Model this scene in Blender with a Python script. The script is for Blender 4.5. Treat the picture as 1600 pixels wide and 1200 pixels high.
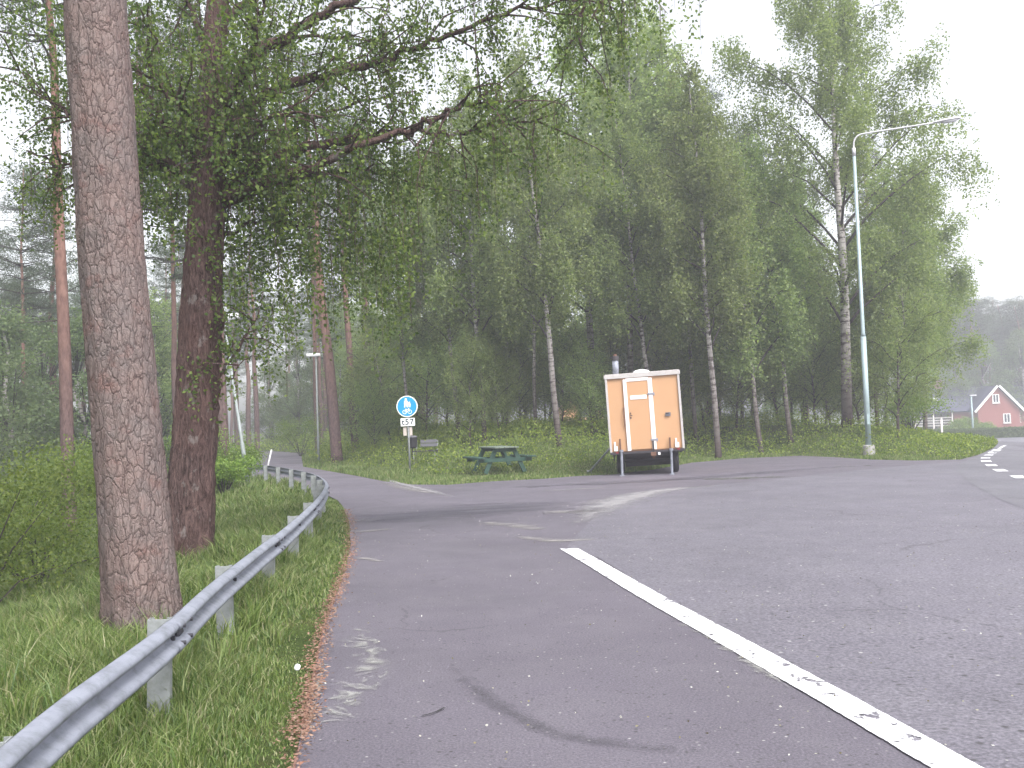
import bpy, bmesh, math, random
import numpy as np
from mathutils import Vector, Matrix
R = math.radians
sc = bpy.context.scene
for o in list(bpy.data.objects): bpy.data.objects.remove(o)

# ---------------------------------------------------------------- camera
EYE, FPX, PITCH, ROLL = 1.5, 1500.0, R(2.37), R(2.0)
fwd = Vector((0, math.cos(PITCH), math.sin(PITCH)))
r0 = Vector((1, 0, 0)); u0 = Vector((0, -math.sin(PITCH), math.cos(PITCH)))
right = r0*math.cos(ROLL) - u0*math.sin(ROLL)
up = u0*math.cos(ROLL) + r0*math.sin(ROLL)
cd = bpy.data.cameras.new('camera'); cam = bpy.data.objects.new('camera', cd)
sc.collection.objects.link(cam); sc.camera = cam
m = Matrix((right, up, -fwd)).transposed().to_4x4(); m.translation = (0, 0, EYE)
cam.matrix_world = m
cd.sensor_width = 36; cd.lens = FPX/1600*36; cd.clip_end = 3000; cd.clip_start = .05

# ---------------------------------------------------------------- world, sun, exposure
w = bpy.data.worlds.new('World'); sc.world = w; w.use_nodes = True
nt = w.node_tree; nt.nodes.clear()
sky = nt.nodes.new('ShaderNodeTexSky'); sky.sky_type = 'NISHITA'; sky.sun_disc = False
sky.sun_elevation = R(52); sky.sun_rotation = R(150); sky.dust_density = 4; sky.air_density = 1.0
hs = nt.nodes.new('ShaderNodeHueSaturation'); hs.inputs['Saturation'].default_value = .19
bg = nt.nodes.new('ShaderNodeBackground'); bg.inputs['Strength'].default_value = .15
wo = nt.nodes.new('ShaderNodeOutputWorld')
nt.links.new(sky.outputs[0], hs.inputs['Color']); nt.links.new(hs.outputs[0], bg.inputs['Color']); nt.links.new(bg.outputs[0], wo.inputs[0])
sd = bpy.data.lights.new('sun', 'SUN'); sd.energy = 1.5; sd.angle = R(28); sd.color = (1, .97, .96)
sun = bpy.data.objects.new('sun', sd); sc.collection.objects.link(sun)
sun.rotation_euler = (R(38), 0, R(150+180-180))
sun.rotation_euler = Vector((-math.sin(R(150))*math.cos(R(52))*-1, math.cos(R(150))*math.cos(R(52)), math.sin(R(52)))).to_track_quat('Z', 'Y').to_euler()
vs = sc.view_settings; vs.view_transform = 'Standard'; vs.look = 'None'; vs.gamma = 1; vs.exposure = 1.36
sc.cycles.volume_bounces = 1; sc.cycles.max_bounces = 7; sc.cycles.transparent_max_bounces = 8

# ---------------------------------------------------------------- geometry of the place
def D(px, py): return fwd + right*((px-800)/FPX) + up*((600-py)/FPX)
def P(px, py, z=0.0):
    d = D(px, py); t = (z-EYE)/d.z
    return Vector((0, 0, EYE)) + d*t
def P3(px, py, dep):
    d = D(px, py); return Vector((0, 0, EYE)) + d*(dep/d.y)
railpx = [(0,1172),(100,1090),(250,982),(330,912),(400,858),(450,821),(490,785),(506,765),(507,752),(490,741),(460,734),(430,729),(400,725),(385,723.5)]
railw = [P(a, b, .52) for a, b in railpx]
railw = [Vector((-1.05,-6,.52)), Vector((-1.25,0,.52))] + railw
_rp = sorted([(v.y, v.x) for v in railw]) + [(35,-10.4),(40,-12.6),(65,-18.6),(80,-27),(120,-45),(400,-150)]
RY = np.array([a for a, b in _rp]); RX = np.array([b for a, b in _rp])
_ep = sorted([(p.x, p.y) for p in [P(a, b) for a, b in [(500,733),(600,752),(700,757),(850,748),(960,741),(1080,722),(1250,712),(1360,716),(1500,718)]]])
EX = np.array([a for a, b in _ep]); EY = np.array([b for a, b in _ep])
def sst(a, b, x):
    t = np.clip((x-a)/(b-a), 0, 1); return t*t*(3-2*t)
def Hv(x, y):
    x = np.asarray(x, float); y = np.asarray(y, float)
    s = np.interp(y, RY, RX) - x
    fade = 1 - sst(75, 110, y)
    drop = -2.9*(1-np.exp(-np.maximum(0, s-1.1)*.105))*fade
    dist = y - np.interp(x, EX, EY)
    bank = 1.0*sst(1.5, 12, dist)*(1-sst(13, 22, x))
    pr = np.interp(y, [0, 25, 31, 40.5, 65, 80, 400], [3, -2, -4.9, -8.9, -14.4, -22, -130])
    bank = bank*sst(.5, 7, x-pr)
    rd = -1.6*sst(28, 85, y)*sst(13, 22, x)
    return drop + bank + rd
def H(x, y): return float(Hv(x, y))
def PH(px, py, it=25):
    z = 0.
    for _ in range(it):
        v = P(px, py, z); 
        if v.y < 0 or v.y > 400: break
        z = z*.5 + .5*H(v.x, v.y)
    return P(px, py, z)
def G(px, dep):
    py = 700.
    for _ in range(12):
        v = P3(px, py, dep); py += (v.z - H(v.x, v.y))*FPX/dep
    v = P3(px, py, dep); v.z = H(v.x, v.y); return v

# ---------------------------------------------------------------- helpers
COL = sc.collection
def tag(o, label=None, cat=None, group=None, kind=None):
    for k, v in (('label', label), ('category', cat), ('group', group), ('kind', kind)):
        if v: o[k] = v
    return o
def empty(name, loc, rz=0, label=None, cat=None, group=None):
    o = bpy.data.objects.new(name, None); COL.objects.link(o); o.location = loc; o.rotation_euler = (0, 0, rz)
    o.empty_display_size = .3
    return tag(o, label, cat, group)
class MB:
    def __init__(s): s.v = []; s.f = []; s.uv = None
    def add(s, vs_, fs):
        n = len(s.v); s.v += [tuple(p) for p in vs_]; s.f += [tuple(i+n for i in f) for f in fs]; return s
    def box(s, c, d, M=None, bev=0.0):
        x, y, z = d[0]/2, d[1]/2, d[2]/2
        b = bmesh.new(); bmesh.ops.create_cube(b, size=1); bmesh.ops.scale(b, vec=d, verts=b.verts)
        if bev: bmesh.ops.bevel(b, geom=b.edges[:], offset=bev, segments=2, affect='EDGES', profile=.5)
        b.verts.ensure_lookup_table()
        vv = [v.co.copy() for v in b.verts]; ff = [[v.index for v in f.verts] for f in b.faces]; b.free()
        c = Vector(c)
        vv = [(M @ v if M else v) + c for v in vv]
        return s.add(vv, ff)
    def tube(s, pts, rad, seg=10, cap=True):
        pts = [Vector(p) for p in pts]; n = len(pts)
        if not hasattr(rad, '__len__'): rad = [rad]*n
        vv = []; ref = None
        for i, p in enumerate(pts):
            t = (pts[min(i+1, n-1)] - pts[max(i-1, 0)]).normalized()
            if ref is None: ref = t.orthogonal().normalized()
            ref = (ref - t*ref.dot(t)); ref = ref.normalized() if ref.length > 1e-6 else t.orthogonal().normalized()
            b = t.cross(ref)
            for k in range(seg):
                a = 2*math.pi*k/seg; vv.append(p + (ref*math.cos(a) + b*math.sin(a))*rad[i])
        ff = [(i*seg+k, i*seg+(k+1) % seg, (i+1)*seg+(k+1) % seg, (i+1)*seg+k) for i in range(n-1) for k in range(seg)]
        if cap: ff += [tuple(range(seg))[::-1], tuple((n-1)*seg+k for k in range(seg))]
        return s.add(vv, ff)
    def prof(s, prof, path, closed=False):      # sweep an (out, up) profile along a path in the ground plane
        n = len(path); m_ = len(prof); vv = []
        for i, p in enumerate(path):
            t = Vector(path[min(i+1, n-1)]) - Vector(path[max(i-1, 0)]); t.z = 0; t.normalize()
            o = Vector((t.y, -t.x, 0))
            for a, b in prof: vv.append(Vector(p) + o*a + Vector((0, 0, b)))
        K = m_ if closed else m_-1
        ff = [(i*m_+k, i*m_+(k+1) % m_, (i+1)*m_+(k+1) % m_, (i+1)*m_+k) for i in range(n-1) for k in range(K)]
        return s.add(vv, ff)
    def build(s, name, mat, parent=None, origin=None, smooth=False):
        me = bpy.data.meshes.new(name)
        vv = s.v
        if origin is not None: vv = [(a-origin[0], b-origin[1], c-origin[2]) for a, b, c in vv]
        me.from_pydata(vv, [], s.f); me.materials.append(mat)
        if smooth: me.shade_smooth()
        me.update()
        o = bpy.data.objects.new(name, me); COL.objects.link(o)
        if parent: o.parent = parent
        return o
def npmesh(name, V, F, mat, smooth=False):      # V (n,3), F (m,k)
    me = bpy.data.meshes.new(name); n, m_, k = len(V), len(F), F.shape[1]
    me.vertices.add(n); me.vertices.foreach_set('co', V.astype(np.float32).ravel())
    me.loops.add(m_*k); me.loops.foreach_set('vertex_index', F.astype(np.int32).ravel())
    me.polygons.add(m_); me.polygons.foreach_set('loop_start', np.arange(0, m_*k, k, dtype=np.int32))
    me.update(calc_edges=True); me.validate()
    me.materials.append(mat)
    if smooth: me.shade_smooth()
    return me
def link(name, me, parent=None, loc=None):
    o = bpy.data.objects.new(name, me); COL.objects.link(o)
    if parent: o.parent = parent
    if loc is not None: o.location = loc
    return o
def leafmesh(name, C, L, W, mat, rng, down=0.0, flat=0.0):
    n = len(C)
    a = rng.normal(size=(n, 3)); a[:, 2] -= down; a[:, 2] *= (1-flat); a /= np.linalg.norm(a, axis=1)[:, None]
    b = rng.normal(size=(n, 3)); b -= a*(a*b).sum(1)[:, None]; b /= np.linalg.norm(b, axis=1)[:, None]
    l = (L*rng.uniform(.65, 1.25, n))[:, None]; w_ = (W*rng.uniform(.65, 1.25, n))[:, None]
    V = np.stack([C-a*l/2, C+b*w_/2-a*l*.08, C+a*l/2, C-b*w_/2-a*l*.08], 1).reshape(-1, 3)
    return npmesh(name, V, np.arange(4*n).reshape(-1, 4), mat)
def catmull(pts, n=8):
    pts = [Vector(p) for p in pts]; out = []
    for i in range(len(pts)-1):
        p0, p1, p2, p3 = pts[max(i-1, 0)], pts[i], pts[i+1], pts[min(i+2, len(pts)-1)]
        for k in range(n):
            t = k/n
            out.append(.5*((2*p1) + (p2-p0)*t + (2*p0-5*p1+4*p2-p3)*t*t + (3*p1-p0-3*p2+p3)*t**3))
    out.append(pts[-1]); return out
def resample(pts, step):
    pts = [Vector(p) for p in pts]; out = [pts[0]]; acc = 0
    for a, b in zip(pts, pts[1:]):
        L = (b-a).length; d = step-acc
        while d <= L:
            out.append(a.lerp(b, d/L)); d += step
        acc = L-(d-step)
    return out

# ---------------------------------------------------------------- materials
def mat(name): 
    m_ = bpy.data.materials.new(name); m_.use_nodes = True; n = m_.node_tree; n.nodes.clear()
    out = n.nodes.new('ShaderNodeOutputMaterial'); return m_, n, out
def N(n, t, **kw):
    x = n.nodes.new(t)
    for k, v in kw.items():
        if k.startswith('i_'):
            x.inputs[k[2:].replace('_', ' ')].default_value = v
        elif k.startswith('n_'): x.inputs[int(k[2:])].default_value = v
        else: setattr(x, k, v)
    return x
def ramp(n, fac, stops, interp='LINEAR'):
    r = n.nodes.new('ShaderNodeValToRGB'); r.color_ramp.interpolation = interp; e = r.color_ramp.elements
    while len(e) < len(stops): e.new(.5)
    for q, (p, c) in zip(e, stops):
        q.position = p; q.color = (c, c, c, 1) if not hasattr(c, '__len__') else (*c, 1)
    n.links.new(fac, r.inputs[0]); return r.outputs[0]
def mix(n, fac, a, b, mode='MIX'):
    x = n.nodes.new('ShaderNodeMix'); x.data_type = 'RGBA'; x.blend_type = mode
    for s_, v in ((x.inputs[0], fac), (x.inputs[6], a), (x.inputs[7], b)):
        if isinstance(v, bpy.types.NodeSocket): n.links.new(v, s_)
        elif hasattr(v, '__len__'): s_.default_value = (*v, 1)
        else: s_.default_value = v if s_.type == 'VALUE' else (v, v, v, 1)
    return x.outputs[2]
def noise(n, vec, scale, detail=4, rough=.55, dist=0):
    x = N(n, 'ShaderNodeTexNoise', i_Scale=scale, i_Detail=detail, i_Roughness=rough, i_Distortion=dist)
    if vec: n.links.new(vec, x.inputs['Vector'])
    return x.outputs['Fac']
def mapping(n, scale=(1, 1, 1), kind='Object'):
    t = n.nodes.new('ShaderNodeTexCoord'); mp = n.nodes.new('ShaderNodeMapping'); mp.inputs['Scale'].default_value = scale
    n.links.new(t.outputs[kind], mp.inputs[0]); return mp.outputs[0]
def princ(n, out, col, rough=.7, bump=None, bstr=.3, bdist=.02, metal=0, spec=.35):
    p = n.nodes.new('ShaderNodeBsdfPrincipled'); p.inputs['Roughness'].default_value = rough if not isinstance(rough, bpy.types.NodeSocket) else .5
    if isinstance(rough, bpy.types.NodeSocket): n.links.new(rough, p.inputs['Roughness'])
    p.inputs['Metallic'].default_value = metal; p.inputs['Specular IOR Level'].default_value = spec
    if isinstance(col, bpy.types.NodeSocket): n.links.new(col, p.inputs['Base Color'])
    else: p.inputs['Base Color'].default_value = (*col, 1)
    if bump is not None:
        b = n.nodes.new('ShaderNodeBump'); b.inputs['Strength'].default_value = bstr; b.inputs['Distance'].default_value = bdist
        n.links.new(bump, b.inputs['Height']); n.links.new(b.outputs[0], p.inputs['Normal'])
    n.links.new(p.outputs[0], out.inputs[0]); return p
def simple(name, col, rough=.6, metal=0, var=.15, scale=6, spec=.4, kind='Object', dirt=None):
    m_, n, out = mat(name); v = mapping(n, kind=kind)
    f = noise(n, v, scale, 5)
    c = mix(n, f, [c*(1-var) for c in col], [min(1, c*(1+var)) for c in col])
    if dirt:
        f2 = ramp(n, noise(n, v, dirt[1], 6, .7), [(.45, 0), (.75, dirt[2])]); c = mix(n, f2, c, dirt[0])
    princ(n, out, c, rough, noise(n, v, scale*12, 3), .12, .004, metal, spec); return m_
def leafmat(name, cols, trans=.35, rough=.55):
    m_, n, out = mat(name)
    g = n.nodes.new('ShaderNodeNewGeometry'); oi = n.nodes.new('ShaderNodeObjectInfo')
    st = [(i/(len(cols)-1), c) for i, c in enumerate(cols)]
    c = ramp(n, g.outputs['Random Per Island'], st)
    v = mapping(n)
    c = mix(n, ramp(n, noise(n, v, .9, 3), [(.35, 0), (.65, 1)]), mix(n, .22, c, (.02, .03, .015)), c)
    hv = n.nodes.new('ShaderNodeHueSaturation'); n.links.new(c, hv.inputs['Color'])
    mr = N(n, 'ShaderNodeMapRange', n_3=.75, n_4=1.25); n.links.new(oi.outputs['Random'], mr.inputs[0]); n.links.new(mr.outputs[0], hv.inputs['Value'])
    mr2 = N(n, 'ShaderNodeMapRange', n_3=.488, n_4=.512); n.links.new(oi.outputs['Random'], mr2.inputs[0]); n.links.new(mr2.outputs[0], hv.inputs['Hue'])
    c = hv.outputs[0]
    p = n.nodes.new('ShaderNodeBsdfPrincipled'); p.inputs['Roughness'].default_value = rough; p.inputs['Specular IOR Level'].default_value = .3
    n.links.new(c, p.inputs['Base Color'])
    t = n.nodes.new('ShaderNodeBsdfTranslucent'); n.links.new(mix(n, 1., c, (1.5, 1.6, .9), 'MULTIPLY'), t.inputs[0])
    ms = n.nodes.new('ShaderNodeMixShader'); ms.inputs[0].default_value = trans
    n.links.new(p.outputs[0], ms.inputs[1]); n.links.new(t.outputs[0], ms.inputs[2]); n.links.new(ms.outputs[0], out.inputs[0]); return m_

M = {}
def asphalt(name, base, tint, coarse, moss=0.0):
    m_, n, out = mat(name); v = mapping(n)
    c = mix(n, ramp(n, noise(n, v, .35, 5, .6), [(.3, 0), (.7, 1)]), [x*.86 for x in base], [x*1.12 for x in base])
    c = mix(n, ramp(n, noise(n, v, 1.6, 6, .7, .6), [(.45, 0), (.8, .5)]), c, tint)
    g1 = noise(n, v, coarse, 3, .8)
    c = mix(n, 1., c, ramp(n, g1, [(.28, .45), (.5, 1.), (.72, 1.7)]), 'MULTIPLY')
    vo = N(n, 'ShaderNodeTexVoronoi', i_Scale=coarse*.35); n.links.new(v, vo.inputs['Vector'])
    wn = N(n, 'ShaderNodeTexVoronoi', i_Scale=coarse*.35); n.links.new(v, wn.inputs['Vector'])
    sp = N(n, 'ShaderNodeMath', operation='MULTIPLY'); 
    n.links.new(ramp(n, vo.outputs['Distance'], [(.12, 1), (.25, 0)]), sp.inputs[0])
    sx = n.nodes.new('ShaderNodeSeparateColor'); n.links.new(wn.outputs['Color'], sx.inputs[0])
    n.links.new(ramp(n, sx.outputs[0], [(.90, 0), (.95, .7)]), sp.inputs[1])
    c = mix(n, sp.outputs[0], c, (.42, .41, .40))
    sp2 = N(n, 'ShaderNodeMath', operation='MULTIPLY'); n.links.new(ramp(n, vo.outputs['Distance'], [(.15, 1), (.35, 0)]), sp2.inputs[0])
    n.links.new(ramp(n, sx.outputs[1], [(.80, 0), (.9, .8)]), sp2.inputs[1]); c = mix(n, sp2.outputs[0], c, (.035, .033, .035))
    # fine cracks
    vc = N(n, 'ShaderNodeTexVoronoi', feature='DISTANCE_TO_EDGE', i_Scale=.22); 
    nn = N(n, 'ShaderNodeTexNoise', i_Scale=1.2, i_Detail=6); n.links.new(v, nn.inputs['Vector'])
    av = N(n, 'ShaderNodeVectorMath', operation='MULTIPLY_ADD'); n.links.new(nn.outputs['Color'], av.inputs[0]); av.inputs[1].default_value = (1.2, 1.2, 0); n.links.new(v, av.inputs[2])
    n.links.new(av.outputs[0], vc.inputs['Vector'])
    crk = N(n, 'ShaderNodeMath', operation='MULTIPLY'); n.links.new(ramp(n, vc.outputs['Distance'], [(.0, .5), (.003, 0)]), crk.inputs[0])
    n.links.new(ramp(n, noise(n, v, .5, 2), [(.5, 0), (.56, 1)]), crk.inputs[1])
    c = mix(n, crk.outputs[0], c, (.03, .028, .03))
    if moss:
        c = mix(n, ramp(n, noise(n, v, .8, 6, .75), [(.62, 0), (.75, moss)]), c, (.07, .09, .045))
    princ(n, out, c, ramp(n, noise(n, v, .5, 4), [(.3, .55), (.7, .85)]), g1, .7, .006, 0, .4); return m_
M['path'] = asphalt('path_asphalt', (.103, .093, .114), (.140, .130, .147), 75)
M['lot'] = asphalt('lot_asphalt', (.118, .111, .133), (.163, .155, .175), 42)
M['road'] = asphalt('road_asphalt', (.118, .114, .132), (.15, .147, .16), 120)

def decal(name, col, lo, hi, nscale, stretch=(1, 1, 1), amax=.9, edge=.25, rough=.8, col2=None, dist=.4):
    m_, n, out = mat(name); v = mapping(n, stretch)
    uv = n.nodes.new('ShaderNodeUVMap'); sx = n.nodes.new('ShaderNodeSeparateXYZ'); n.links.new(uv.outputs[0], sx.inputs[0])
    e = N(n, 'ShaderNodeMath', operation='PINGPONG', n_1=.5); n.links.new(sx.outputs[0], e.inputs[0])
    e2 = N(n, 'ShaderNodeMath', operation='PINGPONG', n_1=.5); n.links.new(sx.outputs[1], e2.inputs[0])
    a1 = ramp(n, e.outputs[0], [(0, 0), (edge, 1)]); a2 = ramp(n, e2.outputs[0], [(0, 0), (edge*.5, 1)])
    nz = noise(n, v, nscale, 8, .72, dist)
    s_ = N(n, 'ShaderNodeMath', operation='MULTIPLY'); n.links.new(a1, s_.inputs[0]); n.links.new(a2, s_.inputs[1])
    s2 = N(n, 'ShaderNodeMath', operation='MULTIPLY_ADD', n_1=.4); n.links.new(s_.outputs[0], s2.inputs[0]); n.links.new(nz, s2.inputs[2])
    a = ramp(n, s2.outputs[0], [(lo+.4, 0), (min(1, hi+.4), amax)])
    s3 = N(n, 'ShaderNodeMath', operation='MULTIPLY'); n.links.new(a, s3.inputs[0])
    n.links.new(ramp(n, s_.outputs[0], [(0, 0), (.15, 1)]), s3.inputs[1])
    p = n.nodes.new('ShaderNodeBsdfPrincipled'); p.inputs['Roughness'].default_value = rough
    c2 = col2 or [x*.75 for x in col]
    n.links.new(mix(n, ramp(n, noise(n, v, nscale*6, 4, .8), [(.35, 0), (.65, 1)]), c2, col), p.inputs['Base Color'])
    t = n.nodes.new('ShaderNodeBsdfTransparent'); ms = n.nodes.new('ShaderNodeMixShader')
    n.links.new(s3.outputs[0], ms.inputs[0]); n.links.new(t.outputs[0], ms.inputs[1]); n.links.new(p.outputs[0], ms.inputs[2])
    n.links.new(ms.outputs[0], out.inputs[0]); return m_
M['dust'] = decal('pale_dust', (.29, .275, .265), .33, .58, 2.6, (.6, 2.6, 1), .8, .5)
M['grit'] = decal('pale_grit', (.36, .36, .34), .42, .58, 4.0, (1, 1, 1), .7, .5, dist=1.8)
M['gritband'] = decal('grit_band', (.29, .28, .29), .16, .50, 3, (1, 1, 1), .85, .45)
M['tyre'] = decal('tyre_mark', (.07, .067, .078), .14, .66, 9, (1, 1, 1), .42, .5)
M['wet'] = decal('damp_asphalt', (.085, .084, .112), .2, .62, 1.6, (.5, 1.6, 1), .5, .5, .5)
M['crackd'] = decal('tar_crack', (.03, .028, .03), .3, .5, 6, (1, 1, 1), .8, .3)
M['mossd'] = decal('moss_patch', (.085, .105, .055), .38, .6, 3, (1, 1, 1), .8, .4)
M['paint'] = decal('road_paint', (.80, .80, .82), .385, .43, 6, (1, 1, 1), .96, .06, .6, (.64, .64, .68))
M['litter'] = decal('red_litter', (.30, .15, .12), .36, .52, 12, (1, 1, 1), .85, .5, .9, (.15, .09, .07))

def ground_mat():
    m_, n, out = mat('ground'); v = mapping(n)
    c = mix(n, ramp(n, noise(n, v, .5, 6), [(.35, 0), (.65, 1)]), (.035, .055, .018), (.085, .115, .03))
    c = mix(n, ramp(n, noise(n, v, 2.3, 6, .7), [(.5, 0), (.72, .7)]), c, (.10, .08, .045))
    princ(n, out, c, .95, noise(n, v, 14, 6, .7), .8, .08, 0, .1); return m_
M['ground'] = ground_mat()
M['grass'] = leafmat('grass_blade', [(.06, .10, .028), (.095, .145, .038), (.135, .185, .05), (.19, .235, .075), (.28, .26, .16)], .3, .45)
M['under'] = leafmat('undergrowth_leaf', [(.09, .14, .03), (.17, .23, .045), (.28, .32, .065), (.12, .175, .04)], .45)
M['bushleaf'] = leafmat('bush_leaf', [(.09, .15, .03), (.15, .22, .045), (.22, .28, .06)], .4)
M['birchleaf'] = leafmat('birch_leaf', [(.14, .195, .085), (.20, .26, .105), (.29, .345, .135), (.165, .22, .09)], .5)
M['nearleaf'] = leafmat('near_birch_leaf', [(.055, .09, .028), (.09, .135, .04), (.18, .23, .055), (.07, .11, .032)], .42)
M['needle'] = leafmat('pine_needle', [(.05, .08, .045), (.075, .105, .06), (.10, .12, .075)], .25)
M['spruce'] = leafmat('dark_leaf', [(.10, .155, .07), (.14, .20, .085), (.18, .24, .095)], .4)

def bark_pine_near():
    m_, n, out = mat('plated_pine_bark'); v = mapping(n, (1, 1, .42))
    nn = N(n, 'ShaderNodeTexNoise', i_Scale=7, i_Detail=4); n.links.new(v, nn.inputs['Vector'])
    av = N(n, 'ShaderNodeVectorMath', operation='MULTIPLY_ADD'); n.links.new(nn.outputs['Color'], av.inputs[0]); av.inputs[1].default_value = (.09, .09, .09); n.links.new(v, av.inputs[2])
    av2 = N(n, 'ShaderNodeVectorMath', operation='MULTIPLY_ADD'); n2 = N(n, 'ShaderNodeTexNoise', i_Scale=38, i_Detail=4); n.links.new(v, n2.inputs['Vector'])
    n.links.new(n2.outputs['Color'], av2.inputs[0]); av2.inputs[1].default_value = (.035, .035, .02); n.links.new(av.outputs[0], av2.inputs[2])
    def vor(sc_):
        e = N(n, 'ShaderNodeTexVoronoi', feature='DISTANCE_TO_EDGE', i_Scale=sc_); n.links.new(av2.outputs[0], e.inputs['Vector'])
        e1 = N(n, 'ShaderNodeTexVoronoi', i_Scale=sc_); n.links.new(av2.outputs[0], e1.inputs['Vector'])
        q = n.nodes.new('ShaderNodeSeparateColor'); n.links.new(e1.outputs['Color'], q.inputs[0]); return e.outputs['Distance'], q.outputs[0]
    d1, c1 = vor(18); d2, c2 = vor(38)
    c = mix(n, c1, (.135, .092, .086), (.185, .135, .125))
    c = mix(n, .4, c, mix(n, c2, (.11, .075, .07), (.22, .17, .155)))
    c = mix(n, ramp(n, noise(n, v, 55, 5, .8), [(.35, 0), (.7, .5)]), c, (.25, .20, .185))
    c = mix(n, ramp(n, noise(n, mapping(n), 2.2, 5, .7), [(.42, 0), (.65, .6)]), c, (.135, .125, .125))
    c = mix(n, ramp(n, noise(n, mapping(n), 5, 5, .7), [(.55, 0), (.7, .5)]), c, (.16, .08, .07))
    thin = N(n, 'ShaderNodeMath', operation='MULTIPLY'); n.links.new(ramp(n, d1, [(0, 1), (.055, 0)]), thin.inputs[0]); n.links.new(ramp(n, noise(n, v, 6, 4, .7), [(.35, .15), (.62, .85)]), thin.inputs[1])
    c = mix(n, thin.outputs[0], c, (.035, .022, .022))
    thin2 = N(n, 'ShaderNodeMath', operation='MULTIPLY'); n.links.new(ramp(n, d2, [(0, 1), (.06, 0)]), thin2.inputs[0]); n.links.new(ramp(n, noise(n, v, 9, 4, .7), [(.45, 0), (.7, .6)]), thin2.inputs[1])
    c = mix(n, thin2.outputs[0], c, (.09, .06, .055))
    hgt = mix(n, .3, mix(n, .35, ramp(n, d1, [(0, 0), (.13, 1)]), ramp(n, d2, [(0, 0), (.1, 1)])), noise(n, v, 40, 6, .75))
    princ(n, out, c, .92, hgt, .9, .02, 0, .12); return m_
M['pinebark_near'] = bark_pine_near()
def bark_birch_near():
    m_, n, out = mat('rough_birch_bark'); v = mapping(n, (1, 1, .22))
    nz = noise(n, v, 17, 8, .82, 1.8)
    c = mix(n, ramp(n, nz, [(.40, 0), (.60, 1)]), (.020, .012, .013), (.19, .125, .115))
    c = mix(n, ramp(n, noise(n, mapping(n, (1, 1, .7)), 5, 6, .7), [(.58, 0), (.66, .7)]), c, (.30, .28, .27))
    c = mix(n, ramp(n, noise(n, mapping(n), 1.2, 4), [(.4, 0), (.7, .5)]), c, (.13, .07, .06))
    princ(n, out, c, .9, nz, 1., .05, 0, .15); return m_
M['birchbark_near'] = bark_birch_near()
def bark_birch():
    m_, n, out = mat('birch_bark'); v = mapping(n, (3, 3, 10))
    t = n.nodes.new('ShaderNodeTexCoord'); sx = n.nodes.new('ShaderNodeSeparateXYZ'); n.links.new(t.outputs['Object'], sx.inputs[0])
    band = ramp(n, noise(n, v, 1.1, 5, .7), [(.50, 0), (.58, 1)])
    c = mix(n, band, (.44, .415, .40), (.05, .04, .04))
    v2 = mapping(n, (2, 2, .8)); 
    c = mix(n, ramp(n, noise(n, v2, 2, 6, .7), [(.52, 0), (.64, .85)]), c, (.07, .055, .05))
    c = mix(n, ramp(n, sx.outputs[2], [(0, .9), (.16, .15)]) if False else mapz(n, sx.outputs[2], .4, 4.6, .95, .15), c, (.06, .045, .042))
    princ(n, out, c, .85, noise(n, v, 6, 4), .6, .02, 0, .2); return m_
def mapz(n, z, a, b, va, vb):
    r = N(n, 'ShaderNodeMapRange', n_1=a, n_2=b, n_3=va, n_4=vb); n.links.new(z, r.inputs[0]); return r.outputs[0]
M['birchbark'] = bark_birch()
def bark_pine():
    m_, n, out = mat('pine_bark'); v = mapping(n, (1, 1, .35))
    t = n.nodes.new('ShaderNodeTexCoord'); sx = n.nodes.new('ShaderNodeSeparateXYZ'); n.links.new(t.outputs['Object'], sx.inputs[0])
    lowc = mix(n, ramp(n, noise(n, v, 16, 5, .7), [(.35, 0), (.65, 1)]), (.06, .040, .040), (.17, .115, .11))
    hic = mix(n, ramp(n, noise(n, v, 9, 5, .7), [(.35, 0), (.65, 1)]), (.13, .068, .055), (.29, .165, .13))
    c = mix(n, mapz(n, sx.outputs[2], 3, 9, 0, 1), lowc, hic)
    princ(n, out, c, .9, noise(n, v, 18, 5, .7), .8, .03, 0, .15); return m_
M['pinebark'] = bark_pine()
M['twig'] = simple('twig', (.045, .035, .035), .9, var=.3)
M['galv'] = simple('galvanised_steel', (.25, .265, .315), .6, .2, .28, 4, .4, dirt=((.11, .12, .13), 9, .8))
M['galvpost'] = simple('weathered_post_steel', (.25, .265, .27), .75, .1, .25, 7, .3, dirt=((.12, .13, .11), 11, .85))
M['bolt'] = simple('dark_bolt', (.05, .05, .06), .6, .3)
M['lamp_steel'] = simple('lamp_steel', (.30, .38, .40), .55, .25, .12, 1.5, dirt=((.2, .25, .24), 2, .5))
M['lamp_grey'] = simple('lamp_head_grey', (.50, .50, .52), .5, .1)
M['path_pole'] = simple('path_pole_grey', (.27, .30, .30), .7, .1, .25, 5, dirt=((.13, .15, .13), 4, .7))
M['lamp_lens'] = simple('lamp_lens', (.62, .62, .66), .25)
M['lamp_white'] = simple('lamp_white', (.78, .78, .80), .5)
M['concrete'] = simple('concrete', (.33, .32, .31), .9, 0, .2, 14)
M['orange'] = simple('orange_panel', (.46, .265, .14), .65, 0, .07, 1.6, dirt=((.46, .28, .15), 2.2, .45))
M['trim'] = simple('aluminium_trim', (.46, .44, .43), .5, .2, .12, 4, dirt=((.35, .30, .27), 7, .6))
M['whitepaint'] = simple('white_paint', (.76, .70, .70), .5, 0, .06, 5)
M['white'] = simple('clean_white', (.82, .82, .83), .45, 0, .03, 5)
M['black'] = simple('black_rubber', (.015, .015, .018), .8, 0, .2, 8)
M['darkmetal'] = simple('dark_metal', (.05, .045, .05), .6, .3, .3, 10)
M['rust'] = simple('rusty_metal', (.14, .075, .05), .85, .1, .35, 9)
M['redlens'] = simple('red_plastic', (.22, .015, .02), .35)
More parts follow.
